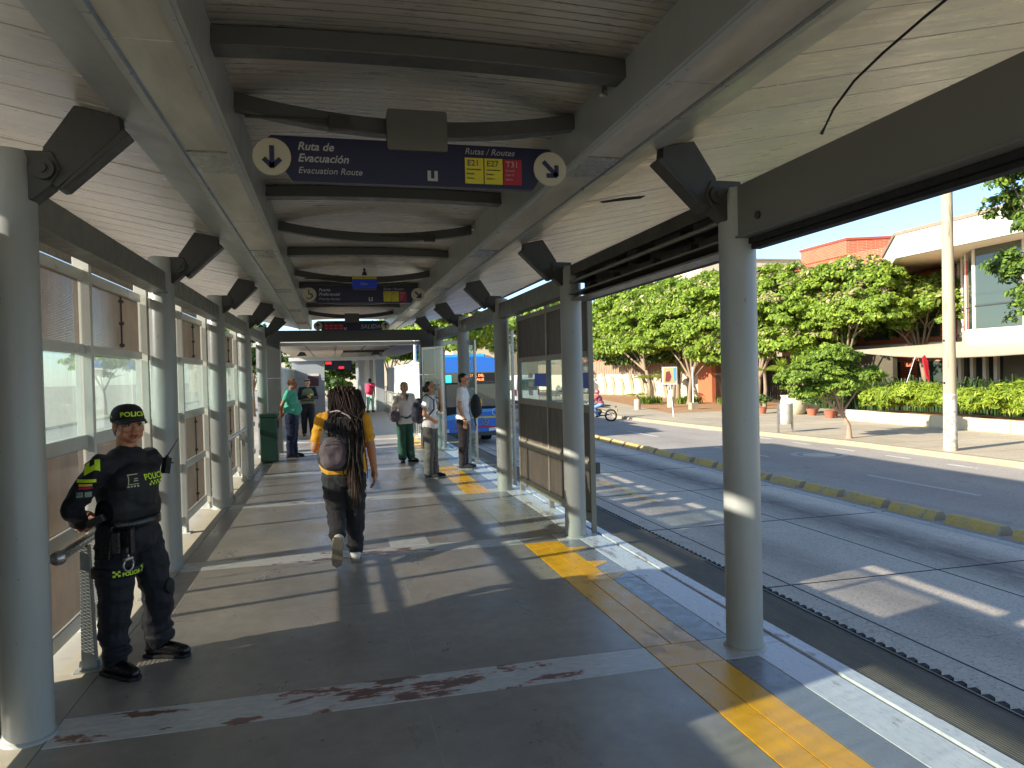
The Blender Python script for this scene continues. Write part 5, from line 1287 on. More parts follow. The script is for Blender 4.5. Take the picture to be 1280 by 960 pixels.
# body: head, neck, arms, hands and a slim core, one surface (front = -y, her right = -x)
b = MB()
HC = (-.015, -.035, 1.462)
P = head(b, HC, .228, -25, -1, True)
ell(b, P(0, -.015, -.045), (.066, .06, .045))
cap(b, (0, .0, 1.25), .056, (-.012, -.01, 1.40), .052)
chain(b, [(0, 0, .80), (0, 0, 1.0), (0, 0, 1.22)], [.12, .11, .11], (1.1, .8))
RS, RE, RW = (-.19, .005, 1.235), (-.275, .13, 1.0), (-.13, .225, .885)
LS, LE, LW = (.185, .0, 1.235), (.26, .13, 1.0), (.03, .245, .885)
for S, E_, W_ in ((RS, RE, RW), (LS, LE, LW)): chain(b, [(S[0]*.5, 0, 1.23), S, E_, W_], [.05, .05, .042, .03])
hand(b, RW, (.75, .25, -.35), (0, 1, .2), .165, .45, 1); hand(b, LW, (-.9, .1, -.3), (0, 1, .1), .165, .45, -1)
FRt, FLt = (-.13, -.0), (.17, -.04)
HR, HL, KR, KL = (-.085, .01, .80), (.085, .0, .80), (-.125, -.01, .42), (.145, -.07, .42)
chain(b, [HR, KR, (FRt[0], FRt[1], .1)], [.09, .06, .045]); chain(b, [HL, KL, (FLt[0], FLt[1], .1)], [.09, .06, .045])
body = fuse(b, 'body', SK1, pol, .0045, 3)
face_parts(P, .228/.225, pol)
# shirt with long sleeves
b = MB()
ell(b, (0, .005, 1.12), (.175, .125, .20)); ell(b, (0, .0, .96), (.165, .13, .15)); cap(b, (-.12, .0, 1.225), .072, (.12, .0, 1.225), .072); ell(b, (0, .0, 1.275), (.125, .085, .06))
cap(b, (-.005, -.01, 1.26), .078, (-.012, -.012, 1.315), .064); ell(b, (0, -.045, 1.25), (.09, .05, .05))
for S, E_, W_ in ((RS, RE, RW), (LS, LE, LW)): chain(b, [(S[0]*.75, 0, 1.225), S, E_, W_], [.074, .072, .060, .045])
fuse(b, 'shirt', UNI, pol, .008, 4, .010, (9, 9, 14), cut=lambda v: v.z > 1.345-.25*max(0, -v.y-.03))
# collar
b = MB()
for s in (-1, 1): b.add([(s*.02-.01, -.078, 1.262), (s*.075-.01, -.052, 1.31), (s*.068-.01, .0, 1.345), (s*.055-.01, -.045, 1.345), (s*.004-.01, -.078, 1.30)], [(0, 1, 2, 3, 4)]); 
pass
# bulletproof vest
b = MB()
ell(b, (0, -.02, 1.07), (.175, .145, .20)); ell(b, (0, .03, 1.07), (.175, .13, .2)); cap(b, (-.075, -.01, .97), .13, (.075, -.01, .97), .13); cap(b, (-.09, -.055, 1.14), .09, (.09, -.055, 1.14), .09)
cap(b, (-.11, .01, 1.23), .062, (.11, .01, 1.23), .062)
vest = fuse(b, 'vest', VEST, pol, .008, 5, .004, (6, 6, 10), cut=lambda v: (v.z > 1.262 and abs(v.x) < .085 and v.y < .02) or abs(v.x) > .186 or v.z < .872)
# belt, trousers
b = MB(); cap(b, (0, -.01, .885), .158, (0, -.01, .895), .158, 28, (1.12, .92)); 
belt = MB().lathe((0, -.005, .86), [(.165, 0), (.172, .004), (.172, .05), (.165, .054)], 32)
belt.v = [(x*1.12, y*.93, z) for x, y, z in belt.v]; belt.build('belt', LEATH, pol)
b = MB(); ell(b, (0, 0, .80), (.195, .155, .13))
for (H_, K_, F_) in ((HR, KR, FRt), (HL, KL, FLt)):
    chain(b, [H_, ((H_[0]+K_[0])/2, (H_[1]+K_[1])/2, .62), K_, ((K_[0]+F_[0])/2, (K_[1]+F_[1])/2+.01, .26), (F_[0], F_[1]+.005, .11)], [.118, .108, .092, .086, .074])
    sd_ = -1 if H_[0] < 0 else 1
    ell(b, (H_[0]+sd_*.085, H_[1]-.01, .575), (.045, .075, .10)); ell(b, (F_[0], F_[1]-.01, .14), (.088, .092, .045)); ell(b, (F_[0], F_[1], .20), (.088, .092, .03))
fuse(b, 'trousers', UNI, pol, .008, 3, .012, (5, 5, 9))
def boot(par, x, y, ang, s=1.0, mat=None, sole=None, name='boot', hgt=.13):
    M2 = Matrix.Translation((x, y, 0)) @ Matrix.Rotation(R(ang), 4, 'Z')
    b = MB(); chain(b, [(0, .035*s, .055*s), (0, -.04*s, .06*s), (0, -.125*s, .046*s), (0, -.175*s, .04*s)], [.047*s, .045*s, .042*s, .034*s]); cap(b, (0, .02*s, .06*s), .05*s, (0, .025*s, hgt*s), .052*s)
    b.v = [tuple(M2 @ V((v[0], v[1], max(v[2], .012)))) for v in b.v]
    o = fuse(b, name, mat or LEATH, par, .006, 3)
    b = MB(); out = [(-.042, .08), (.042, .08), (.05, .0), (.046, -.06), (.052, -.12), (.04, -.19), (.0, -.215), (-.04, -.19), (-.05, -.12), (-.044, -.06), (-.05, .0)]
    b.prism([(px_*s, py_*s) for px_, py_ in out], .0, .024*s, 'z'); b.build('sole', sole or M['black'], o, bevel=.006, xf=M2)
    b = MB()
    for k in range(5): b.tube([(-.024*s, (-.03-.02*k)*s, (.104-.008*k)*s), (.024*s, (-.036-.02*k)*s, (.104-.008*k)*s)], .0035, 5)
    b.build('lace', M['black'] if mat is None else (sole or M['black']), o, xf=M2)
    return o
boot(pol, FRt[0], FRt[1]+.01, -10, 1.0); boot(pol, FLt[0], FLt[1]+.01, 12, 1.0)
# knee pad on her left shin
b = MB(); ell(b, (KL[0]+.0, KL[1]-.085, .46), (.04, .02, .05)); fuse(b, 'knee_patch', VEST, pol, .006, 2)
# hair and bun
b = MB(); ell(b, P(0, .030, .035), (.079, .088, .078), (0, 0, -25)); ell(b, P(0, .12, -.030), (.042, .038, .055)); ell(b, P(0, .10, .0), (.03, .03, .03))
fuse(b, 'hair', HB, pol, .006, 2, .002)
# cap: dome, brim, lettering
b = MB(); K = 24; Mh = Matrix.Translation(V(HC)) @ Matrix.Rotation(R(-25), 4, 'Z') @ Matrix.Rotation(R(-4), 4, 'X') @ Matrix.Scale(1.03, 4)
vs = []; rows = [(1.0, .022), (1.02, .040), (.99, .062), (.91, .084), (.75, .104), (.48, .118), (.12, .123)]
for r, z in rows:
    for k in range(K):
        a = 2*math.pi*k/K; vs.append((r*.086*math.cos(a), .006+r*.104*math.sin(a), z))
fs = [(i*K+k, i*K+(k+1) % K, (i+1)*K+(k+1) % K, (i+1)*K+k) for i in range(len(rows)-1) for k in range(K)]+[tuple(range((len(rows)-1)*K, len(rows)*K))]
b.add(vs, fs, 0, True); cp = b.build('cap', UNI, pol, xf=Mh); sm = cp.modifiers.new('solid', 'SOLIDIFY'); sm.thickness = .003
b = MB(); vs = []
for j in range(5):
    v_ = j/4
    for i in range(13):
        u = -1+2*i/12; x = u*.080*(1-.06*v_); y = -.006-.097*math.sqrt(max(0, 1-(u*.93)**2))-v_*.088*(1-abs(u)**2.6); z = .033-.018*v_*(1-u*u)-.030*u*u*v_-.004
        vs.append((x, y, z))
b.add(vs, [(13*j+i, 13*j+i+1, 13*j+14+i, 13*j+13+i) for j in range(4) for i in range(12)], 0, True)
br_ = b.build('brim', UNI, cp, fixn=False, xf=Mh); sm = br_.modifiers.new('solid', 'SOLIDIFY'); sm.thickness = .004
# wrap text on the cap front
def wrap_text(s, size, Mf, f, mat, par, name='lettering', bold=.0):
    """text laid on a curved surface: f maps (u, v) to a point"""
    o = text(s, size, Matrix.Identity(4), mat, par, 0, name, 'CENTER', .0, 1.0, bold)
    me = o.data; bm = bmesh.new(); bm.from_mesh(me); bmesh.ops.triangulate(bm, faces=bm.faces); bmesh.ops.subdivide_edges(bm, edges=bm.edges, cuts=1); bm.to_mesh(me); bm.free()
    for v in me.vertices: v.co = Mf @ V(f(v.co.x, v.co.y))
    return o
capf = lambda u, v: (.0905*(1-.35*max(0, (v)/.12)**2)*math.sin(u/.088), .006-.1085*(1-.30*max(0, v/.10)**2)*math.cos(u/.088), .046+v*.92)
wrap_text('POLICIA', .040, Mh, capf, LIME, cp, bold=.0012)
b = MB()
for i in range(4):
    for j in range(2):
        if (i+j) % 2: continue
        u0, v0 = -.135-.012*i+.0, .0+.012*j
        b.add([capf(u0, v0), capf(u0+.012, v0), capf(u0+.012, v0+.012), capf(u0, v0+.012)], [(0, 1, 2, 3)])
b.build('checker_band', LIME, cp, fixn=False, xf=Mh)
# project flat badges on the body from outside: find the surface by ray casting
def surf(objs, o_, d_):
    best = None
    for ob in objs:
        ok, loc, nor, _ = ob.ray_cast(V(o_), V(d_).normalized())
        if ok and (best is None or (loc-V(o_)).length < (best[0]-V(o_)).length): best = (loc, nor)
    return best
def badge(objs, cen, d_, right, shapes, mat, par, name, off=.004, up=(0, 0, 1)):
    """shapes: list of 2D polygons (u, v) laid on the surface seen along d_"""
    d_ = V(d_).normalized(); rgt = V(right).normalized(); upv = V(up); upv = (upv-d_*upv.dot(d_)).normalized(); rgt = upv.cross(-d_).normalized() if True else rgt
    b = MB()
    def hit(u, v):
        o0 = V(cen)+rgt*u+upv*v-d_*.3; h = surf(objs, o0, d_)
        return (h[0]-d_*off) if h else V(cen)+rgt*u+upv*v
    for poly in shapes:
        (u0, v0), (u1, v1) = poly[0], poly[2]; nu = max(1, int(abs(u1-u0)/.008)); nv = max(1, int(abs(v1-v0)/.008)); vs = []
        for j in range(nv+1):
            for i in range(nu+1): vs.append(hit(u0+(u1-u0)*i/nu, v0+(v1-v0)*j/nv))
        b.add(vs, [((nu+1)*j+i, (nu+1)*j+i+1, (nu+1)*(j+1)+i+1, (nu+1)*(j+1)+i) for j in range(nv) for i in range(nu)], 0, True)
    return b.build(name, mat, par, fixn=False)
def surf_text(s, size, objs, cen, d_, mat, par, off=.004, rot=0, bold=0):
    d_ = V(d_).normalized(); upv = V((0, 0, 1)); upv = (upv-d_*upv.dot(d_)).normalized(); rgt = upv.cross(-d_).normalized()
    o = text(s, size, Matrix.Rotation(R(rot), 4, 'Z'), mat, par, 0, 'lettering', 'CENTER', 0, 1, bold)
    for v in o.data.vertices:
        o0 = V(cen)+rgt*v.co.x+upv*v.co.y-d_*.3; h = surf(objs, o0, d_); v.co = (h[0]-d_*off) if h else V(cen)+rgt*v.co.x+upv*v.co.y
    return o
def sq(u, v, w_, h_): return [(u, v), (u+w_, v), (u+w_, v+h_), (u, v+h_)]
bpy.context.view_layer.update()
kids = {c.name.split('.')[0]: c for c in children(pol)}
tops = [kids['vest'], kids['shirt']]
dF = V((0, 1, 0))
surf_text('POLICIA', .050, tops, (.066, -.1, 1.135), dF, LIME, kids['vest'], bold=.001)
badge(tops, (.0, -.1, 1.10), dF, (1, 0, 0), [sq(.016*i, .013*j, .015, .012) for i in range(8) for j in range(2) if (i+j) % 2 == 0], LIME, kids['vest'], 'checker_band')
TAN = flat('badge_thread', lin(196, 190, 150), .7)
badge(tops, (-.10, -.1, 1.12), dF, (1, 0, 0), [sq(-.03, .0, .004, .06), sq(-.03, .056, .065, .005), sq(-.03, .0, .065, .004), sq(.0, .018, .03, .005), sq(.003, .03, .025, .005)]+[sq(-.03+.018*i, -.016, .011, .010) for i in range(4)], TAN, kids['vest'], 'badge')
dS = V((.75, .66, 0))
sh = [kids['shirt']]
cS = V((-.26, .03, 0))
badge(sh, (-.245, .0, 1.235), V((.42, .35, -.55)), (1, 0, 0), [sq(-.045, -.03, .085, .026), sq(-.045, -.004, .03, .028), sq(.012, -.004, .028, .028)], LIME, kids['shirt'], 'shoulder_patch', .006)
badge(sh, (-.26, .03, 1.155), dS, (1, 0, 0), [sq(-.05, .0, .10, .018)], LIME, kids['shirt'], 'arm_strip', .006)
badge(sh, (-.262, .035, 1.12), dS, (1, 0, 0), [sq(-.035, .014, .07, .013)], flat('flag_yellow', lin(240, 190, 40), .7), kids['shirt'], 'flag_yellow_band', .006)
badge(sh, (-.262, .035, 1.12), dS, (1, 0, 0), [sq(-.035, .006, .07, .008)], flat('flag_blue', lin(40, 50, 130), .7), kids['shirt'], 'flag_blue_band', .006)
badge(sh, (-.262, .035, 1.12), dS, (1, 0, 0), [sq(-.035, -.002, .07, .008)], flat('flag_red', lin(190, 30, 40), .7), kids['shirt'], 'flag_red_band', .006)
badge(sh, (-.264, .04, 1.085), dS, (1, 0, 0), [sq(-.042, -.012, .034, .030), sq(.0, -.014, .034, .030)], flat('patch_grey', lin(120, 140, 120), .7), kids['shirt'], 'small_patch', .006)
surf_text('A+', .024, sh, (-.285, .06, 1.082), dS, M['ink'], kids['shirt'], .009)
# thigh band, handcuffs, holster, radio
b = MB().lathe((HR[0]-.012, 0, .585), [(.128, 0), (.136, .004), (.136, .05), (.128, .054)], 26); tb = b.build('thigh_band', VEST, pol)
bpy.context.view_layer.update()
dT = V((.35, .94, 0)); 
surf_text('POLICIA', .030, [tb], (-.11, -.1, .60), dT, LIME, tb, .003, 0, .0008)
badge([tb], (-.11, -.1, .60), dT, (1, 0, 0), [sq(-.10+.012*i, .0+.012*j, .012, .012) for i in range(3) for j in range(3) if (i+j) % 2 == 0]+[sq(.066+.012*i, .0+.012*j, .012, .012) for i in range(3) for j in range(3) if (i+j) % 2 == 0], LIME, tb, 'checker_band', .003)
b = MB(); c_ = V((-.155, -.135, .665))
for a0, q in ((0, c_),):
    b.tube([q+V((.036*math.cos(R(k*18)), -.006, .036*math.sin(R(k*18)))) for k in range(21)], .006, 6)
b.tube([c_+V((-.028, -.006, .034)), c_+V((.028, -.006, .034))], .011, 8); b.tube([c_+V((0, -.006, .04)), c_+V((.002, -.006, .085))], .007, 6); b.box(c_.x-.01, c_.x+.012, c_.y-.014, c_.y, c_.z+.07, c_.z+.1)
b.build('handcuffs', M['steelg'], pol)
b = MB(); bx(b, (-.205, -.03, .80), (.028, .045, .10), (6, 0, 20)); bx(b, (-.195, -.10, .80), (.03, .025, .065), (0, 0, 30)); b.build('holster', LEATH, pol, bevel=.008)
b = MB(); bx(b, (-.235, -.0, .93), (.018, .05, .022), (-25, 0, 20)); b.build('pistol_grip', M['dark'], pol, bevel=.006)
b = MB(); bx(b, (-.14, -.145, .80), (.022, .018, .075), (0, 0, 20)); b.build('pouch', LEATH, pol, bevel=.006)
b = MB(); bx(b, (.255, -.06, 1.185), (.022, .018, .05), (0, 12, 0)); b.tube([(.262, -.06, 1.23), (.267, -.06, 1.245)], .011, 8); b.tube([(.262, -.06, 1.24), (.35, -.075, 1.345)], [.005, .003], 6)
b.tube([(.28, -.06, 1.2), (.31, -.065, 1.195)], .005, 5); b.build('radio', M['black'], pol, bevel=.003)

# ============ small standing figures
SHW = cloth_mat('white_cotton', lin(226, 224, 222), .85); GRY = cloth_mat('grey_cloth', lin(92, 88, 84), .85); DRK = cloth_mat('charcoal_cloth', lin(44, 38, 40), .85)
def figure(loc, rz, label, h=1.70, skin=SK2, hair=HB, hairfn=None, top=None, topfn=None, legs=None, hipw=.085, feet=((-.09, .0, -6), (.09, .0, 8)), knees=None,
           arms=None, headyaw=0, headpitch=0, belly=0, sleeve=.5, legr=(.098, .082, .07, .062), shoe=None, sole=None, vox=.009, fem=False, torso=(.17, .115), lean=0, long_top=.84, hands=((0, 0, -1), (0, 0, -1)), handn=((1, 0, 0), (-1, 0, 0)), curl=.4, face=True, chest_mat=None):
    """standing person; front -y. arms: ((shoulder, elbow, wrist) right (x<0), left)"""
    k = h/1.70; t = person(loc, rz, label)
    S = lambda p: (p[0]*k, p[1]*k, p[2]*k)
    b = MB(); P = head(b, S((0, -.03+lean, 1.575)), .225*k*1.0, headyaw, headpitch, fem)
    cap(b, S((0, lean*.8+.005, 1.38)), .056*k, S((0, -.012+lean, 1.50)), .052*k)
    chain(b, [S((0, 0, .90)), S((0, lean*.5, 1.10)), S((0, lean*.8, 1.32))], [.11*k, .105*k, .11*k], (1.15, .8))
    arms = arms or (((-.185, 0, 1.39), (-.225, .03, 1.11), (-.225, -.04, .87)), ((.185, 0, 1.39), (.225, .03, 1.11), (.225, -.04, .87)))
    for A_, hd, hn, sd_ in ((arms[0], hands[0], handn[0], 1), (arms[1], hands[1], handn[1], -1)):
        s0, e0, w0 = [S(p) for p in A_]
        chain(b, [(s0[0]*.5, s0[1], s0[2]-.01), s0, e0, w0], [.05*k, .048*k, .038*k, .027*k]); hand(b, w0, hd, hn, .17*k, curl, sd_)
    knees = knees or ((-.095, -.01, .49), (.095, -.01, .49))
    for i in (0, 1):
        sx = -1 if i == 0 else 1; f = feet[i]
        chain(b, [S((sx*hipw, 0, .88)), S(knees[i]), (f[0]*k, f[1]*k+.02, .09*k)], [.08*k, .055*k, .04*k])
    fuse(b, 'body', skin, t, vox*.75, 2)
    if face: face_parts(P, k, t)
    # trousers
    b = MB(); ell(b, S((0, .005, .90)), (.165*k+belly*.2, (.12+belly*.3)*k, .11*k)); cap(b, S((-.05, 0, .98)), .10*k, S((.05, 0, .98)), .10*k)
    for i in (0, 1):
        sx = -1 if i == 0 else 1; f = feet[i]; kn = knees[i]
        F_ = (f[0]*k, f[1]*k+.02, .10*k)
        chain(b, [S((sx*hipw, .005, .86)), S(((sx*hipw+kn[0])/2, (.005+kn[1])/2, .68)), S(kn), tuple((V(S(kn))+V(F_))/2+V((0, .012, 0))), F_], [legr[0]*k*1.08, legr[0]*k, legr[1]*k, legr[2]*k, legr[3]*k])
    fuse(b, 'trousers', legs or DRK, t, vox, 2, .008, (5, 5, 9))
    # top
    b = MB(); tw, td = torso
    ell(b, S((0, lean*.6, 1.22)), (tw*k, td*k, .22*k)); ell(b, S((0, -belly*.5+lean*.4, 1.03)), ((tw*.96+belly*.3)*k, (td+belly)*k, .16*k)); cap(b, S((-.12, lean*.8, 1.38)), .068*k, S((.12, lean*.8, 1.38)), .068*k)
    cap(b, S((-.055, lean*.3, long_top+.06)), .128*k, S((.055, lean*.3, long_top+.06)), .128*k)
    for A_ in arms:
        s0, e0, w0 = [V(S(p)) for p in A_]
        if sleeve <= 1: chain(b, [s0*1+V((-s0.x*.2, 0, 0)), s0, s0.lerp(e0, sleeve)], [.07*k, .066*k, .062*k])
        else: chain(b, [s0, e0, w0], [.068*k, .056*k, .045*k])
    tp = fuse(b, 'shirt', top or SHW, t, vox, 2, .007, (7, 7, 12), cut=lambda v: v.z < long_top*k or v.z > 1.455*k)
    if topfn: topfn(t, tp, S, k)
    for i in (0, 1): boot(t, feet[i][0]*k, feet[i][1]*k+.015, feet[i][2], .92*k, shoe or LEATH, sole, 'shoe', .10)
    if hairfn: hairfn(t, P, k)
    return t, P
def short_hair(mat=HB, back=.012, z=.045):
    def f(t, P, k):
        b = MB(); ell(b, P(0, .022, z), (.079*k, .092*k, .070*k)); ell(b, P(0, .06, .0), (.072*k, .05*k, .06*k)); c0 = P(0, 0, 0); fr = (P(0, -1, 0)-c0).normalized(); up = (P(0, 0, 1)-c0).normalized()
        fuse(b, 'hair', mat, t, .008, 2, .003, cut=lambda v: (v-c0).dot(fr) > .058*k and (v-c0).dot(up) < .062*k)
    return f
# teal shirt man, hands behind his back
TEAL = cloth_mat('teal_shirt', lin(84, 178, 150), .85); NAVYT = cloth_mat('navy_trousers', lin(22, 30, 62), .85)
backarms = (((-.19, .01, 1.38), (-.25, .13, 1.13), (-.10, .20, .93)), ((.19, .01, 1.38), (.25, .13, 1.13), (.10, .20, .93)))
t1, P1 = figure((-.86, 16.4, 0), R(78), 'bald heavyset man in a teal shirt and navy trousers with hands behind his back', 1.72, SK3, None,
    lambda t, P, k: fuse((lambda b: (ell(b, P(0, .06, .0), (.073*k, .045*k, .045*k)), b)[1])(MB()), 'hair', cloth_mat('stubble', lin(86, 66, 54), .9), t, .008, 2),
    TEAL, None, NAVYT, arms=backarms, belly=.055, torso=(.19, .14), legr=(.12, .095, .08, .07), feet=((-.09, .02, -4), (.09, -.04, 14)), hands=((.8, .1, -.5), (-.8, .1, -.5)), handn=((0, 1, 0), (0, 1, 0)), headpitch=0, long_top=.90)
# second officer, looking down at his phone
VG = cloth_mat('olive_vest', lin(104, 112, 78), .8)
def vest_fn(t, tp, S, k):
    b = MB(); ell(b, S((0, -.01, 1.22)), (.188*k, .15*k, .22*k)); cap(b, S((-.08, -.01, 1.04)), .135*k, S((.08, -.01, 1.04)), .135*k); fuse(b, 'vest', VG, t, .01, 2, .006, cut=lambda v: v.z > 1.4*k)
    MB().box(-.18*k, .18*k, -.165*k, -.155*k, 1.02*k, 1.06*k).build('vest_strap', M['dark'], t); MB().box(.04*k, .14*k, -.17*k, -.16*k, 1.2*k, 1.24*k).build('vest_label', LIME, t)
def cap_hair(t, P, k):
    b = MB(); ell(b, P(0, .015, .055), (.086*k, .10*k, .062*k)); ell(b, P(0, -.10, .035), (.062*k, .06*k, .012*k)); o = fuse(b, 'cap', UNI, t, .007, 2)
    b = MB(); b.tube([P(.075*math.sin(R(a)), .012-.103*math.cos(R(a)), .058) for a in range(-60, 61, 15)], .010*k, 6); b.build('cap_band', flat('pale_band', lin(214, 220, 160), .6), o)
fa = (((-.19, 0, 1.38), (-.25, -.02, 1.12), (-.05, -.26, 1.17)), ((.19, 0, 1.38), (.26, -.0, 1.12), (.08, -.26, 1.14)))
t2, P2 = figure((-.70, 22.2, 0), R(8), 'police officer in an olive vest looking down at his hands in front of the portal', 1.70, SK2, None, cap_hair, UNI, vest_fn, UNI, arms=fa, sleeve=2, headpitch=-20,
    feet=((-.11, .05, -10), (.1, -.1, 6)), knees=((-.11, 0, .49), (.09, -.08, .49)), legr=(.11, .09, .08, .07), hands=((.9, -.3, .1), (-.9, -.3, .1)), handn=((0, 0, 1), (0, 0, 1)), curl=.6)
# woman with green trousers and shoulder bag
GRN = cloth_mat('green_trousers', lin(44, 82, 66), .85); CREAM = cloth_mat('pale_jacket', lin(220, 206, 200), .85)
def bagfn(t, tp, S, k):
    b = MB(); ell(b, S((-.24, -.03, .98)), (.10*k, .21*k, .13*k)); bg = fuse(b, 'shoulder_bag', cloth_mat('grey_bag', lin(96, 84, 92), .7), t, .01, 3, .008)
    b = MB(); b.tube([S((-.27, -.16, 1.06)), S((-.20, -.10, 1.30)), S((-.13, -.01, 1.455)), S((-.17, .1, 1.3)), S((-.26, .11, 1.06))], .012*k, 6); b.build('strap', cloth_mat('ochre_strap', lin(190, 150, 70), .8), bg)
    b = MB(); b.add([S((-.05, -.128, 1.42)), S((.05, -.128, 1.42)), S((0, -.14, 1.27))], [(0, 1, 2)]); b.build('dark_collar', GRN, t, fixn=False)
def up_hair(mat, bun=True):
    def f(t, P, k):
        b = MB(); ell(b, P(0, .024, .038), (.082*k, .090*k, .076*k)); 
        if bun: ell(b, P(0, .125, .0), (.045*k, .045*k, .06*k)); ell(b, P(0, .095, .0), (.04*k, .04*k, .04*k))
        c0 = P(0, 0, 0); fr = (P(0, -1, 0)-c0).normalized(); up = (P(0, 0, 1)-c0).normalized()
        ell(b, P(0, .06, -.03), (.074*k, .045*k, .07*k)); fuse(b, 'hair', mat, t, .008, 2, .004, cut=lambda v: (v-c0).dot(fr) > .045*k and (v-c0).dot(up) < .058*k)
    return f
wa = (((-.18, 0, 1.37), (-.26, -.05, 1.13), (-.13, -.19, 1.28)), ((.18, 0, 1.37), (.24, .06, 1.12), (.20, .0, .90)))
t3, P3 = figure((1.38, 14.5, 0), R(20), 'woman in a pale jacket and loose green trousers carrying a grey shoulder bag', 1.60, SK2, None, up_hair(HBr, False), CREAM, bagfn, GRN, arms=wa, sleeve=2, legr=(.095, .088, .088, .088), fem=True,
    feet=((-.06, .0, -20), (.13, -.02, 25)), knees=((-.08, 0, .49), (.10, -.02, .49)), headyaw=-6, long_top=.80, hands=((.3, -.3, .8), (0, 0, -1)), handn=((0, 1, 0), (-1, 0, 0)), curl=.9)
# masked woman, hand at her face, navy backpack
def packfn(mat, sc_=1.0, front=False):
    def f(t, tp, S, k):
        s = -1 if front else 1
        b = MB(); ell(b, S((0, s*.21, 1.16)), (.15*k*sc_, .10*k*sc_, .23*k*sc_)); ell(b, S((0, s*.27, 1.07)), (.12*k*sc_, .07*k*sc_, .12*k*sc_)); o = fuse(b, 'backpack', mat, t, .01, 3, .006)
        b = MB()
        for sx in (-1, 1): b.tube([S((sx*.10, s*.13, 1.36)), S((sx*.12, s*.02, 1.458)), S((sx*.13, -s*.12, 1.36)), S((sx*.15, -s*.13, 1.2)), S((sx*.17, s*.02, 1.03)), S((sx*.10, s*.15, 1.0))], .02*k, 8, flat=.5)
        b.build('strap', mat, o)
    return f
ma = (((-.18, 0, 1.36), (-.33, -.02, 1.12), (-.17, -.15, .99)), ((.18, 0, 1.36), (.22, -.12, 1.16), (.07, -.16, 1.47)))
NVB = cloth_mat('navy_backpack', lin(30, 32, 52), .7)
t4, P4 = figure((1.57, 12.05, 0), R(62), 'young woman with a teal face mask, white top and navy backpack, touching her face', 1.63, SK2, None, up_hair(HB, True), SHW, packfn(NVB), GRY, arms=ma, sleeve=.45, legr=(.095, .085, .085, .082), fem=True, headyaw=-4, headpitch=-16,
    feet=((-.08, .0, -4), (.08, -.05, 10)), shoe=cloth_mat('black_sneaker', lin(20, 20, 22), .7), sole=M['signwhite'], hands=((.95, -.1, -.1), (-.2, -.1, .9)), handn=((0, 1, 0), (0, 1, 0)), long_top=.86)
b = MB(); ell(b, P4(0, -.072, -.05), (.045, .035, .042)); fuse(b, 'face_mask', cloth_mat('teal_mask', lin(84, 168, 156), .85), t4, .006, 2)
# man in white T-shirt holding a black bag in front
def frontbag(t, tp, S, k):
    b = MB(); ell(b, S((.10, -.22, 1.10)), (.10*k, .10*k, .22*k)); ell(b, S((.12, -.26, 1.02)), (.08*k, .07*k, .10*k)); o = fuse(b, 'backpack', cloth_mat('black_bag', lin(18, 18, 20), .7), t, .01, 3, .006)
    b = MB(); ell(b, S((.13, -.31, 1.16)), (.05*k, .02*k, .08*k)); fuse(b, 'yellow_patch', cloth_mat('yellow_patch', lin(230, 190, 60), .8), o, .008, 2)
    b = MB(); b.tube([S((.05, -.2, .92)), S((.04, -.21, .8)), S((.07, -.22, .76))], .014*k, 6); b.build('strap', M['black'], o)
va = (((-.185, 0, 1.39), (-.225, .03, 1.11), (-.20, -.06, .87)), ((.185, 0, 1.39), (.24, -.08, 1.13), (.12, -.26, 1.2)))
t5, P5 = figure((2.28, 12.95, 0), R(72), 'man with short dark hair and white T-shirt hugging a black bag at the platform edge', 1.74, SK2, None, short_hair(HB, .01, .05), SHW, frontbag, DRK, arms=va, sleeve=.5, feet=((-.08, .0, -4), (.09, -.03, 6)), headyaw=-12,
    shoe=cloth_mat('dark_sneaker', lin(40, 38, 40), .7), sole=M['signwhite'], legr=(.095, .08, .068, .06))
MB().lathe((-.2*1.02, -.055, .90), [(.034, 0), (.034, .02)], 12).build('watch', M['black'], t5)
# person far away with a pink backpack
PINK = cloth_mat('pink_backpack', lin(214, 50, 90), .7); MINT = cloth_mat('mint_trousers', lin(150, 200, 176), .85)
t6, P6 = figure((1.75, 35.0, 0), R(150), 'small distant person with a bright pink backpack walking into the walkway', 1.62, SK3, None, up_hair(HB, False), PINK, packfn(PINK, 1.1), MINT, vox=.014, face=False, feet=((-.08, -.12, 0), (.08, .14, 0)), knees=((-.08, -.1, .5), (.08, .06, .48)))

# ============ the walker with dreadlocks
MUST = cloth_mat('mustard_tshirt', lin(222, 154, 28), .85, 420, .1); BLK = cloth_mat('black_trousers', lin(20, 16, 18), .8, 420, .25); 
wk = person((.09, 6.95, 0), R(176), 'walker seen from behind with long dreadlocks, mustard T-shirt and dusky backpack')
# front = -y local; turned so that the back faces the viewer
b = MB(); PW = head(b, (-.02, -.06, 1.50), .225, 0, -10)
cap(b, (0, .01, 1.32), .056, (-.01, -.03, 1.43), .054)
chain(b, [(0, .02, .86), (0, .01, 1.06), (0, .01, 1.27)], [.125, .115, .115], (1.15, .85))
WR = ((-.19, .0, 1.325), (-.25, .04, 1.06), (-.275, -.04, .83)); WL = ((.19, .0, 1.325), (.255, .03, 1.07), (.19, -.17, .99))
for (s0, e0, w0) in (WR, WL): chain(b, [(s0[0]*.5, 0, s0[2]-.01), s0, e0, w0], [.055, .054, .043, .029])
hand(b, WR[2], (-.02, .02, -1), (1, .2, 0), .18, .42, -1, .2); hand(b, WL[2], (-.4, -.8, .1), (0, 0, 1), .175, .8, -1)
LKn, RKn, LFt, RFt = (.085, -.06, .46), (-.085, .02, .46), (.08, -.10, .10), (-.055, .36, .22)
LKn = (.09, -.02, .46); LFt = (.09, -.06, .08)            # her far (left) foot is planted ahead
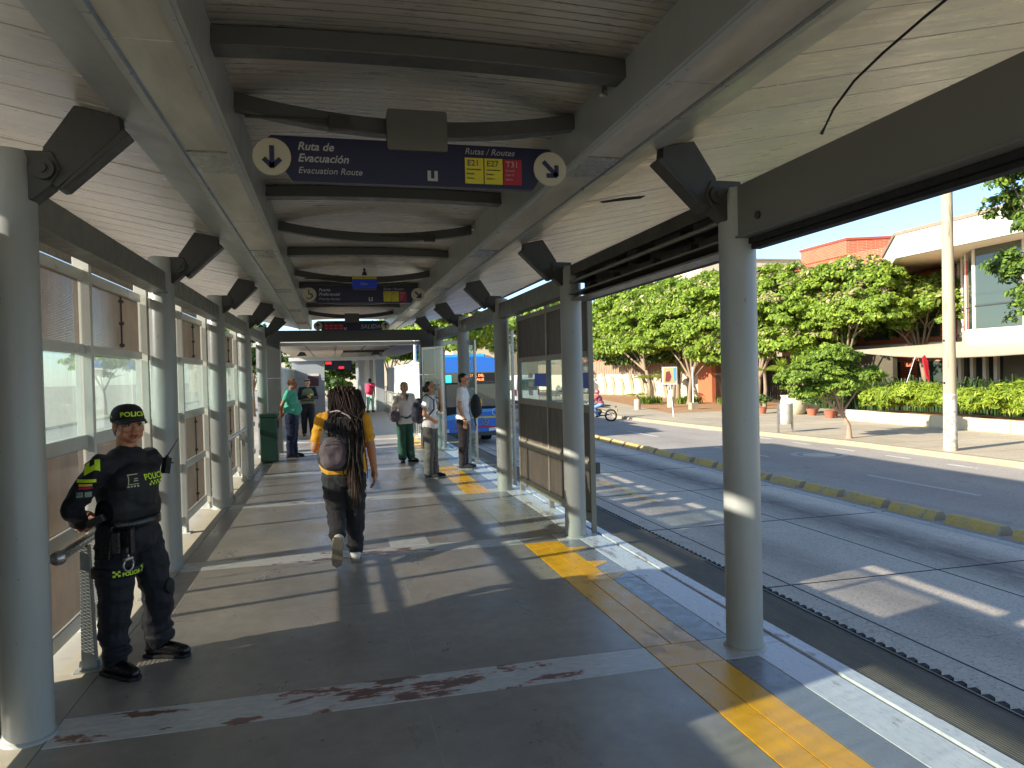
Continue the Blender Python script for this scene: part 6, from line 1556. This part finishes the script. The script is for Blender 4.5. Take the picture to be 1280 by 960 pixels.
chain(b, [(-.085, .01, .84), (-.09, -.03, .46), (-.085, -.02, .08)], [.09, .06, .042]); chain(b, [(.085, .01, .84), (.075, .0, .46), (.055, .30, .26)], [.09, .06, .042])
fuse(b, 'body', SK1, wk, .0055, 3)
b = MB(); ell(b, (0, .01, 1.16), (.195, .135, .22)); cap(b, (-.06, .02, .92), .165, (.06, .02, .92), .165); cap(b, (-.13, .01, 1.33), .075, (.13, .01, 1.33), .075); cap(b, (-.07, .02, 1.05), .14, (.07, .02, 1.05), .14)
for (s0, e0, w0) in (WR, WL): chain(b, [V(s0)*1, V(s0).lerp(V(e0), .66)], [.066, .062])
fuse(b, 'tshirt', MUST, wk, .008, 3, .008, (7, 7, 13), cut=lambda v: v.z < .825 or v.z > 1.40)
b = MB(); ell(b, (0, .03, .79), (.168, .135, .10))
chain(b, [(-.086, .02, .80), (-.09, .0, .62), (-.092, -.03, .46), (-.09, .0, .27), (-.086, .01, .12)], [.115, .108, .088, .082, .068])
chain(b, [(.086, .02, .80), (.085, .02, .62), (.078, .01, .46), (.068, .15, .36), (.058, .27, .29)], [.122, .108, .088, .08, .068])
for p in ((-.086, .02, .15), (.06, .255, .30), (-.09, .0, .22)): ell(b, p, (.082, .086, .03))
fuse(b, 'trousers', BLK, wk, .008, 3, .012, (5, 5, 10))
WS = mottled('white_sneaker', lin(206, 200, 184), .08, 9, .6); SOL = mottled('grey_sole', lin(120, 110, 92), .15, 20, .8, 0, .5, 60)
boot(wk, -.086, .0, 2, 1.0, WS, SOL, 'sneaker', .085)
# lifted rear foot, sole turned to the viewer
sn = boot(wk, 0, 0, 0, 1.0, WS, SOL, 'sneaker', .085)
Mr = Matrix.Translation((-.045, .145, .085)) @ Matrix.Rotation(R(-66), 4, 'X') @ Matrix.Rotation(R(-7), 4, 'Y') @ Matrix.Translation((0, .0, -.055))
Mr = Matrix.Translation((.05, .37, .235)) @ Matrix.Rotation(R(76), 4, 'X') @ Matrix.Rotation(R(5), 4, 'Z') @ Matrix.Translation((0, 0, -.02))
sn.matrix_local = Mr
# backpack
BP = cloth_mat('dusky_backpack', lin(92, 74, 78), .75, 500, .15); BPD = cloth_mat('black_backpack_trim', lin(34, 30, 32), .7)
b = MB(); ell(b, (.03, .20, 1.13), (.165, .10, .235)); ell(b, (.05, .20, 1.0), (.18, .11, .14)); cap(b, (-.06, .20, 1.28), .075, (.09, .20, 1.28), .075)
bp = fuse(b, 'backpack', BPD, wk, .008, 4, .006, (8, 8, 8))
b = MB(); ell(b, (.075, .275, 1.04), (.125, .06, .15)); ell(b, (.075, .285, .98), (.12, .055, .09)); fuse(b, 'front_pocket', BP, bp, .007, 4, .006, (9, 9, 9))
b = MB(); b.tube([(.165, .3, 1.08), (.12, .335, 1.135), (.045, .345, 1.15), (-.04, .335, 1.135)], .004, 5); b.build('zip', M['dark'], bp)
b = MB()
for sx in (-1, 1): b.tube([(sx*.09+.01, .14, 1.33), (sx*.11, .06, 1.405), (sx*.125, -.06, 1.39), (sx*.14, -.13, 1.25), (sx*.17, -.06, 1.05), (sx*.14, .12, 1.0)], .024, 8, flat=.45)
b.tube([(-.02, .2, 1.36), (.0, .235, 1.40), (.04, .235, 1.40), (.06, .2, 1.36)], .010, 6)
b.build('strap', BPD, bp)
b = MB(); b.tube([(.10, .155, 1.40), (.03, .22, 1.415), (-.06, .235, 1.37), (-.13, .20, 1.28), (-.17, .12, 1.20)], [.012, .018, .02, .018, .012], 8, flat=.4); b.build('headband', cloth_mat('pale_band_cloth', lin(198, 178, 168), .8), wk)
# dreadlocks: one hair mesh of many ropes
b = MB(); random.seed(5)
ell(b, PW(0, .025, .05), (.098, .105, .085))
sh_ = fuse(b, 'hair_base', HB, None, .007, 2, .004); hv = MB()
for p in sh_.data.polygons: pass
base_v = [tuple(v.co) for v in sh_.data.vertices]; base_f = [tuple(p.vertices) for p in sh_.data.polygons]; bpy.data.objects.remove(sh_)
hv.add(base_v, base_f, 0, True)
c0 = PW(0, .025, .05)
for i in range(210):
    a = random.uniform(0, 2*math.pi); zt = random.uniform(-.2, .95); rr_ = math.sqrt(max(.02, 1-zt*zt))
    s_ = V((rr_*math.cos(a)*.098, rr_*math.sin(a)*.104, zt*.085)); p0 = c0+s_
    if s_.y < -.05 and s_.z < .02: continue
    long_ = (s_.x < .045 and i % 5 < 3)
    tx = random.uniform(-.185, -.035) if long_ else random.uniform(-.17, .13)
    ty = random.uniform(.19, .33); L = random.uniform(.5, .78) if long_ else random.uniform(.16, .30)
    if long_ and i % 4 == 0: L = random.uniform(.72, .9); tx = random.uniform(-.17, -.09); ty = .25
    p1 = p0+V((s_.x*.55, s_.y*.3+.02, .01)); p2 = V((c0.x+s_.x*1.6+tx*.25, c0.y+max(.07, s_.y*1.2)+.05, c0.z-.11)); p3 = V((tx*1.0, ty*.85, 1.33-.04*random.random())); p4 = V((tx+random.uniform(-.03, .03), ty, 1.33-L*.5)); p5 = V((tx+random.uniform(-.04, .04), ty-.03, 1.40-L))
    wob = lambda q: q+V((random.uniform(-.008, .008), random.uniform(-.006, .006), 0))
    pts = [p0, p1, p2, wob(p3), wob(p3.lerp(p4, .5)), wob(p4), wob(p4.lerp(p5, .5)), p5]
    r0 = random.uniform(.004, .0075); hv.tube(pts, [r0*.7, r0, r0, r0, r0*1.05, r0*.95, r0*.9, r0*.5], 6, mi=1 if (long_ and L > .68 and random.random() < .7) else 0)
n = N('dreadlock_dark'); a_ = n.noise(n.coord((1, 1, .5)), 60, 4, .7); n.set(Base_Color=n.ramp(a_, [(.3, lin(16, 11, 10)), (.7, lin(48, 33, 26))]), Roughness=.8, Normal=n.bump(a_, .8, .004)); DD = n.m
n = N('dreadlock_brown'); a_ = n.noise(n.coord((1, 1, .5)), 60, 4, .7); n.set(Base_Color=n.ramp(a_, [(.3, lin(44, 28, 21)), (.7, lin(96, 62, 42))]), Roughness=.8, Normal=n.bump(a_, .8, .004)); DB = n.m
hv.build('dreadlocks', [DD, DB], wk, fixn=False)
# ------------------------------------------------------------ vehicles
BLUE = N('bus_blue').set(Base_Color=lin(0, 112, 214), Roughness=.25, Specular_IOR_Level=.6, Coat_Weight=.5).m
BLUE2 = N('bus_light_blue').set(Base_Color=lin(70, 168, 236), Roughness=.3).m
def bus(loc, label):
    t = thing('bus', loc, label, 'bus')          # front at y=0 towards the viewer, x centred
    W_ = 1.27; L = 11.8
    b = MB(); prof = [(-W_, .35), (-W_, 2.95), (-W_+.12, 3.18), (-W_+.3, 3.26), (W_-.3, 3.26), (W_-.12, 3.18), (W_, 2.95), (W_, .35)]
    b.prism(prof, .12, L, 'y'); b.prism([(x*.97, z if z > .4 else .42) for x, z in prof], 0.0, .12, 'y')
    bd = b.build('body', BLUE, t, bevel=.03)
    MB().prism([(-W_+.06, 1.45), (W_-.06, 1.45), (W_-.06, 2.72), (-W_+.06, 2.72)], -.02, .0, 'y').build('windscreen', M['wglass'], t)
    b = MB(); b.prism([(-.02, 1.45), (.02, 1.45), (.02, 2.72), (-.02, 2.72)], -.03, -.02, 'y'); b.build('windscreen_divider', M['black'], t)
    MB().prism([(-W_+.1, 2.28), (W_-.1, 2.28), (W_-.1, 2.34), (-W_+.1, 2.34)], -.03, -.021, 'y').build('black_band', M['black'], t)
    led = flat('orange_led', (.8, .2, .05), .5, emit=(1, .32, .1), es=1.4)
    o = MB().prism([(-.1, 2.36), (W_-.1, 2.36), (W_-.1, 2.68), (-.1, 2.68)], -.028, -.021, 'y').build('destination_display', M['black'], t)
    text('E27 U. DEL', .13, FM(.0, -.03, 2.55), led, o); text('VALLE', .13, FM(.25, -.03, 2.40), led, o)
    MB().prism([(-1.1, 2.3), (-.62, 2.3), (-.62, 2.62), (-1.1, 2.62)], -.029, -.021, 'y').build('teal_screen', flat('teal_screen', lin(60, 200, 190), .4, emit=lin(60, 200, 190), es=.6), t)
    MB().prism([(-W_+.02, 1.1), (W_-.02, 1.3), (W_-.02, 1.44), (-W_+.02, 1.44)], -.018, -.001, 'y').build('dark_cowl', M['black'], t)
    MB().prism([(-W_+.1, .9), (-.2, 1.02), (.5, 1.22), (W_-.02, 1.26), (W_-.02, 1.34), (.3, 1.34), (-W_+.1, 1.05)], -.03, -.018, 'y').build('light_swoosh', BLUE2, t)
    b = MB(); c_ = (.62, .86); b.tube([(c_[0]+.12*math.cos(R(k*15)), -.03, c_[1]+.12*math.sin(R(k*15))) for k in range(25)], .012, 6)
    for a in (90, 210, 330): b.tube([(c_[0], -.03, c_[1]), (c_[0]+.12*math.cos(R(a)), -.03, c_[1]+.12*math.sin(R(a)))], [.02, .006], 5)
    b.build('emblem', M['steelg'], t)
    b = MB(); b.tube([(1.02+.13*math.cos(R(k*15)), -.03, 1.42-.2+.13*math.sin(R(k*15))) for k in range(25)], .012, 6); b.build('round_logo', M['white'], t)
    MB().prism([(-.3, 1.0), (W_-.05, 1.0), (W_-.05, 1.06), (-.3, 1.06)], -.026, -.001, 'y').build('yellow_strip', flat('yellow_strip', lin(220, 200, 60), .5), t)
    MB().prism([(-.5, .64), (W_-.05, .64), (W_-.05, .70), (-.5, .70)], -.026, -.001, 'y').build('red_strip', flat('bus_red', lin(200, 40, 70), .5), t)
    for sx in (-1, 1):
        MB().prism([(sx*.75, .5), (sx*1.12, .55), (sx*1.12, .66), (sx*.75, .62)], -.03, -.001, 'y').build('headlight', N('headlight').set(Base_Color=(.8, .8, .8), Roughness=.08).m, t)
        mt = MB(); mt.tube([(sx*1.2, .0, 2.7), (sx*1.42, -.25, 2.6)], .02, 6); mt.box(sx*1.42-.09, sx*1.42+.09, -.30, -.2, 2.15, 2.62); mt.build('mirror', M['black'], t, bevel=.02)
        for y in (2.3, 8.8):
            wl = MB().tube([(sx*(W_-.32), y, .48), (sx*(W_+.01), y, .48)], .48, 24).build('wheel', M['black'], t); MB().tube([(sx*(W_+.005), y, .48), (sx*(W_+.02), y, .48)], .27, 18).build('rim', M['steelg'], wl)
        for i in range(6):
            MB().box(min(sx*W_, sx*(W_+.012)), max(sx*W_, sx*(W_+.012)), .6+1.85*i, 2.3+1.85*i, 1.5, 2.6).build('window', M['wglass'], t)
    MB().box(-.9, .9, 1, 6, 3.26, 3.42).build('roof_unit', BLUE2, t, bevel=.05)
    MB().box(-W_-.004, W_+.004, -.01, .1, .34, .5).build('bumper', M['dgrey'], t, bevel=.03)
    return t
bus((4.9, 26.6, ZR), 'blue city bus pulling up at the platform, its front towards the viewer')
# white van seen through the screen glass
t = thing('van', (14.0, 52, ZR), 'white van seen through the glass of the road-side screen', 'van')
b = MB(); b.prism([(-.95, .3), (-.97, 1.3), (-.85, 2.35), (-.7, 2.45), (.7, 2.45), (.85, 2.35), (.97, 1.3), (.95, .3)], 0, 4.9, 'y'); b.build('body', M['white'], t, bevel=.06)
MB().prism([(-.78, 1.35), (-.72, 2.15), (.72, 2.15), (.78, 1.35)], -.02, .01, 'y').build('rear_window', M['wglass'], t)
for sx in (-1, 1):
    MB().prism([(sx*.82, .95), (sx*.93, .95), (sx*.93, 1.4), (sx*.82, 1.4)], -.02, .01, 'y').build('tail_light', M['signred'], t)
    for i in range(3): MB().box(min(sx*.86, sx*.98), max(sx*.86, sx*.98), .4+1.45*i, 1.65+1.45*i, 1.4, 2.1).build('side_window', M['wglass'], t)
    for y in (.9, 3.8): w_ = MB().tube([(sx*.75, y, .33), (sx*.97, y, .33)], .33, 20).build('wheel', M['black'], t); MB().tube([(sx*.965, y, .33), (sx*.98, y, .33)], .18, 14).build('rim', M['steelg'], w_)
MB().box(-.95, .95, -.06, .02, .35, .6).build('bumper', M['dgrey'], t, bevel=.03); MB().box(-.25, .25, -.07, -.06, .62, .75).build('number_plate', M['signyellow'], t)
# motorbike and rider
mb = thing('motorbike', (13.6, 36.0, ZR), 'dark motorbike with a yellow number plate rolling down the street', 'motorbike', rz=R(52))
def wheel(y, nm='wheel'):
    b = MB(); b.tube([(0, y+.29*math.cos(R(k*20)), .31+.29*math.sin(R(k*20))) for k in range(19)], .05, 8, cap=False); w_ = b.build(nm, M['black'], mb)
    b = MB()
    for k in range(8): b.tube([(0, y, .31), (0, y+.26*math.cos(R(k*45)), .31+.26*math.sin(R(k*45)))], .008, 4)
    b.tube([(-.05, y, .31), (.05, y, .31)], .05, 8); b.build('spokes', M['steelg'], w_)
wheel(-.62); wheel(.66)
b = MB(); ell(b, (0, .1, .82), (.13, .26, .12)); fuse(b, 'fuel_tank', flat('tank_blue', lin(30, 40, 70), .3), mb, .015, 2)
b = MB(); ell(b, (0, -.30, .82), (.12, .34, .06)); fuse(b, 'seat', M['black'], mb, .015, 2)
b = MB(); ell(b, (0, .05, .5), (.13, .2, .16)); fuse(b, 'engine', M['dark'], mb, .015, 1)
b = MB(); b.tube([(0, .66, .31), (0, .5, .85), (0, .42, 1.02)], .03, 6); b.tube([(0, -.62, .31), (0, -.1, .5), (0, .3, .75)], .028, 6); b.tube([(0, -.6, .7), (0, .3, .78)], .025, 6); b.tube([(.1, 0, .3), (.12, -.3, .3), (.13, -.75, .42)], .035, 8); b.build('frame', M['dark'], mb)
b = MB(); b.tube([(-.34, .3, 1.06), (-.1, .42, 1.02), (.1, .42, 1.02), (.34, .3, 1.06)], .016, 6); b.build('handlebar', M['black'], mb)
b = MB(); b.prism([(-.1, .5), (.1, .5), (.1, .66), (-.1, .66)], -.96, -.94, 'y'); b.build('number_plate', flat('plate_yellow', lin(236, 200, 40), .4), mb)
MB().box(-.08, .08, -.92, -.86, .72, .80).build('tail_light', M['signred'], mb, bevel=.01); b = MB(); ell(b, (0, .58, .92), (.09, .07, .1)); fuse(b, 'headlight', M['steelg'], mb, .012, 1)
rd = person((13.6, 36.0, ZR), R(52), 'motorbike rider in a maroon jacket, pale helmet and jeans')
b = MB(); P9 = head(b, (0, .1, 1.52), .22, 180, 0); cap(b, (0, .02, 1.3), .055, (0, .08, 1.45), .05); chain(b, [(0, -.12, .92), (0, -.04, 1.1), (0, .02, 1.28)], [.12, .12, .12], (1.2, .9))
for s in (-1, 1):
    chain(b, [(s*.1, .02, 1.3), (s*.19, .03, 1.3), (s*.27, .22, 1.12), (s*.3, .33, 1.08)], [.05, .05, .04, .03]); hand(b, (s*.3, .33, 1.08), (s*.2, .1, -.4), (0, 1, 0), .16, .8, s)
    chain(b, [(s*.09, -.14, .88), (s*.17, .28, .72), (s*.15, .05, .33)], [.085, .06, .045])
fuse(b, 'body', SK3, rd, .012, 2)
b = MB(); ell(b, (0, -.02, 1.15), (.19, .15, .22)); cap(b, (-.14, .02, 1.3), .07, (.14, .02, 1.3), .07); ell(b, (0, -.1, .98), (.17, .15, .12))
for s in (-1, 1): chain(b, [(s*.19, .03, 1.3), (s*.27, .22, 1.12), (s*.3, .32, 1.08)], [.075, .06, .045])
fuse(b, 'jacket', cloth_mat('maroon_jacket', lin(150, 70, 84), .8), rd, .012, 2, .008)
b = MB(); ell(b, (0, -.14, .89), (.17, .15, .11))
for s in (-1, 1): chain(b, [(s*.09, -.12, .88), (s*.17, .28, .72), (s*.15, .05, .33)], [.105, .085, .065])
fuse(b, 'jeans', cloth_mat('jeans', lin(120, 146, 190), .85), rd, .012, 2, .008)
b = MB(); ell(b, P9(0, .01, .03), (.125, .14, .13)); fuse(b, 'helmet', flat('helmet_red', lin(176, 96, 96), .3), rd, .012, 2, cut=lambda v: v.z < 1.43)
for s in (-1, 1):
    b = MB(); chain(b, [(s*.15, .02, .28), (s*.15, .14, .26)], [.05, .04]); fuse(b, 'shoe', M['dark'], rd, .012, 2)
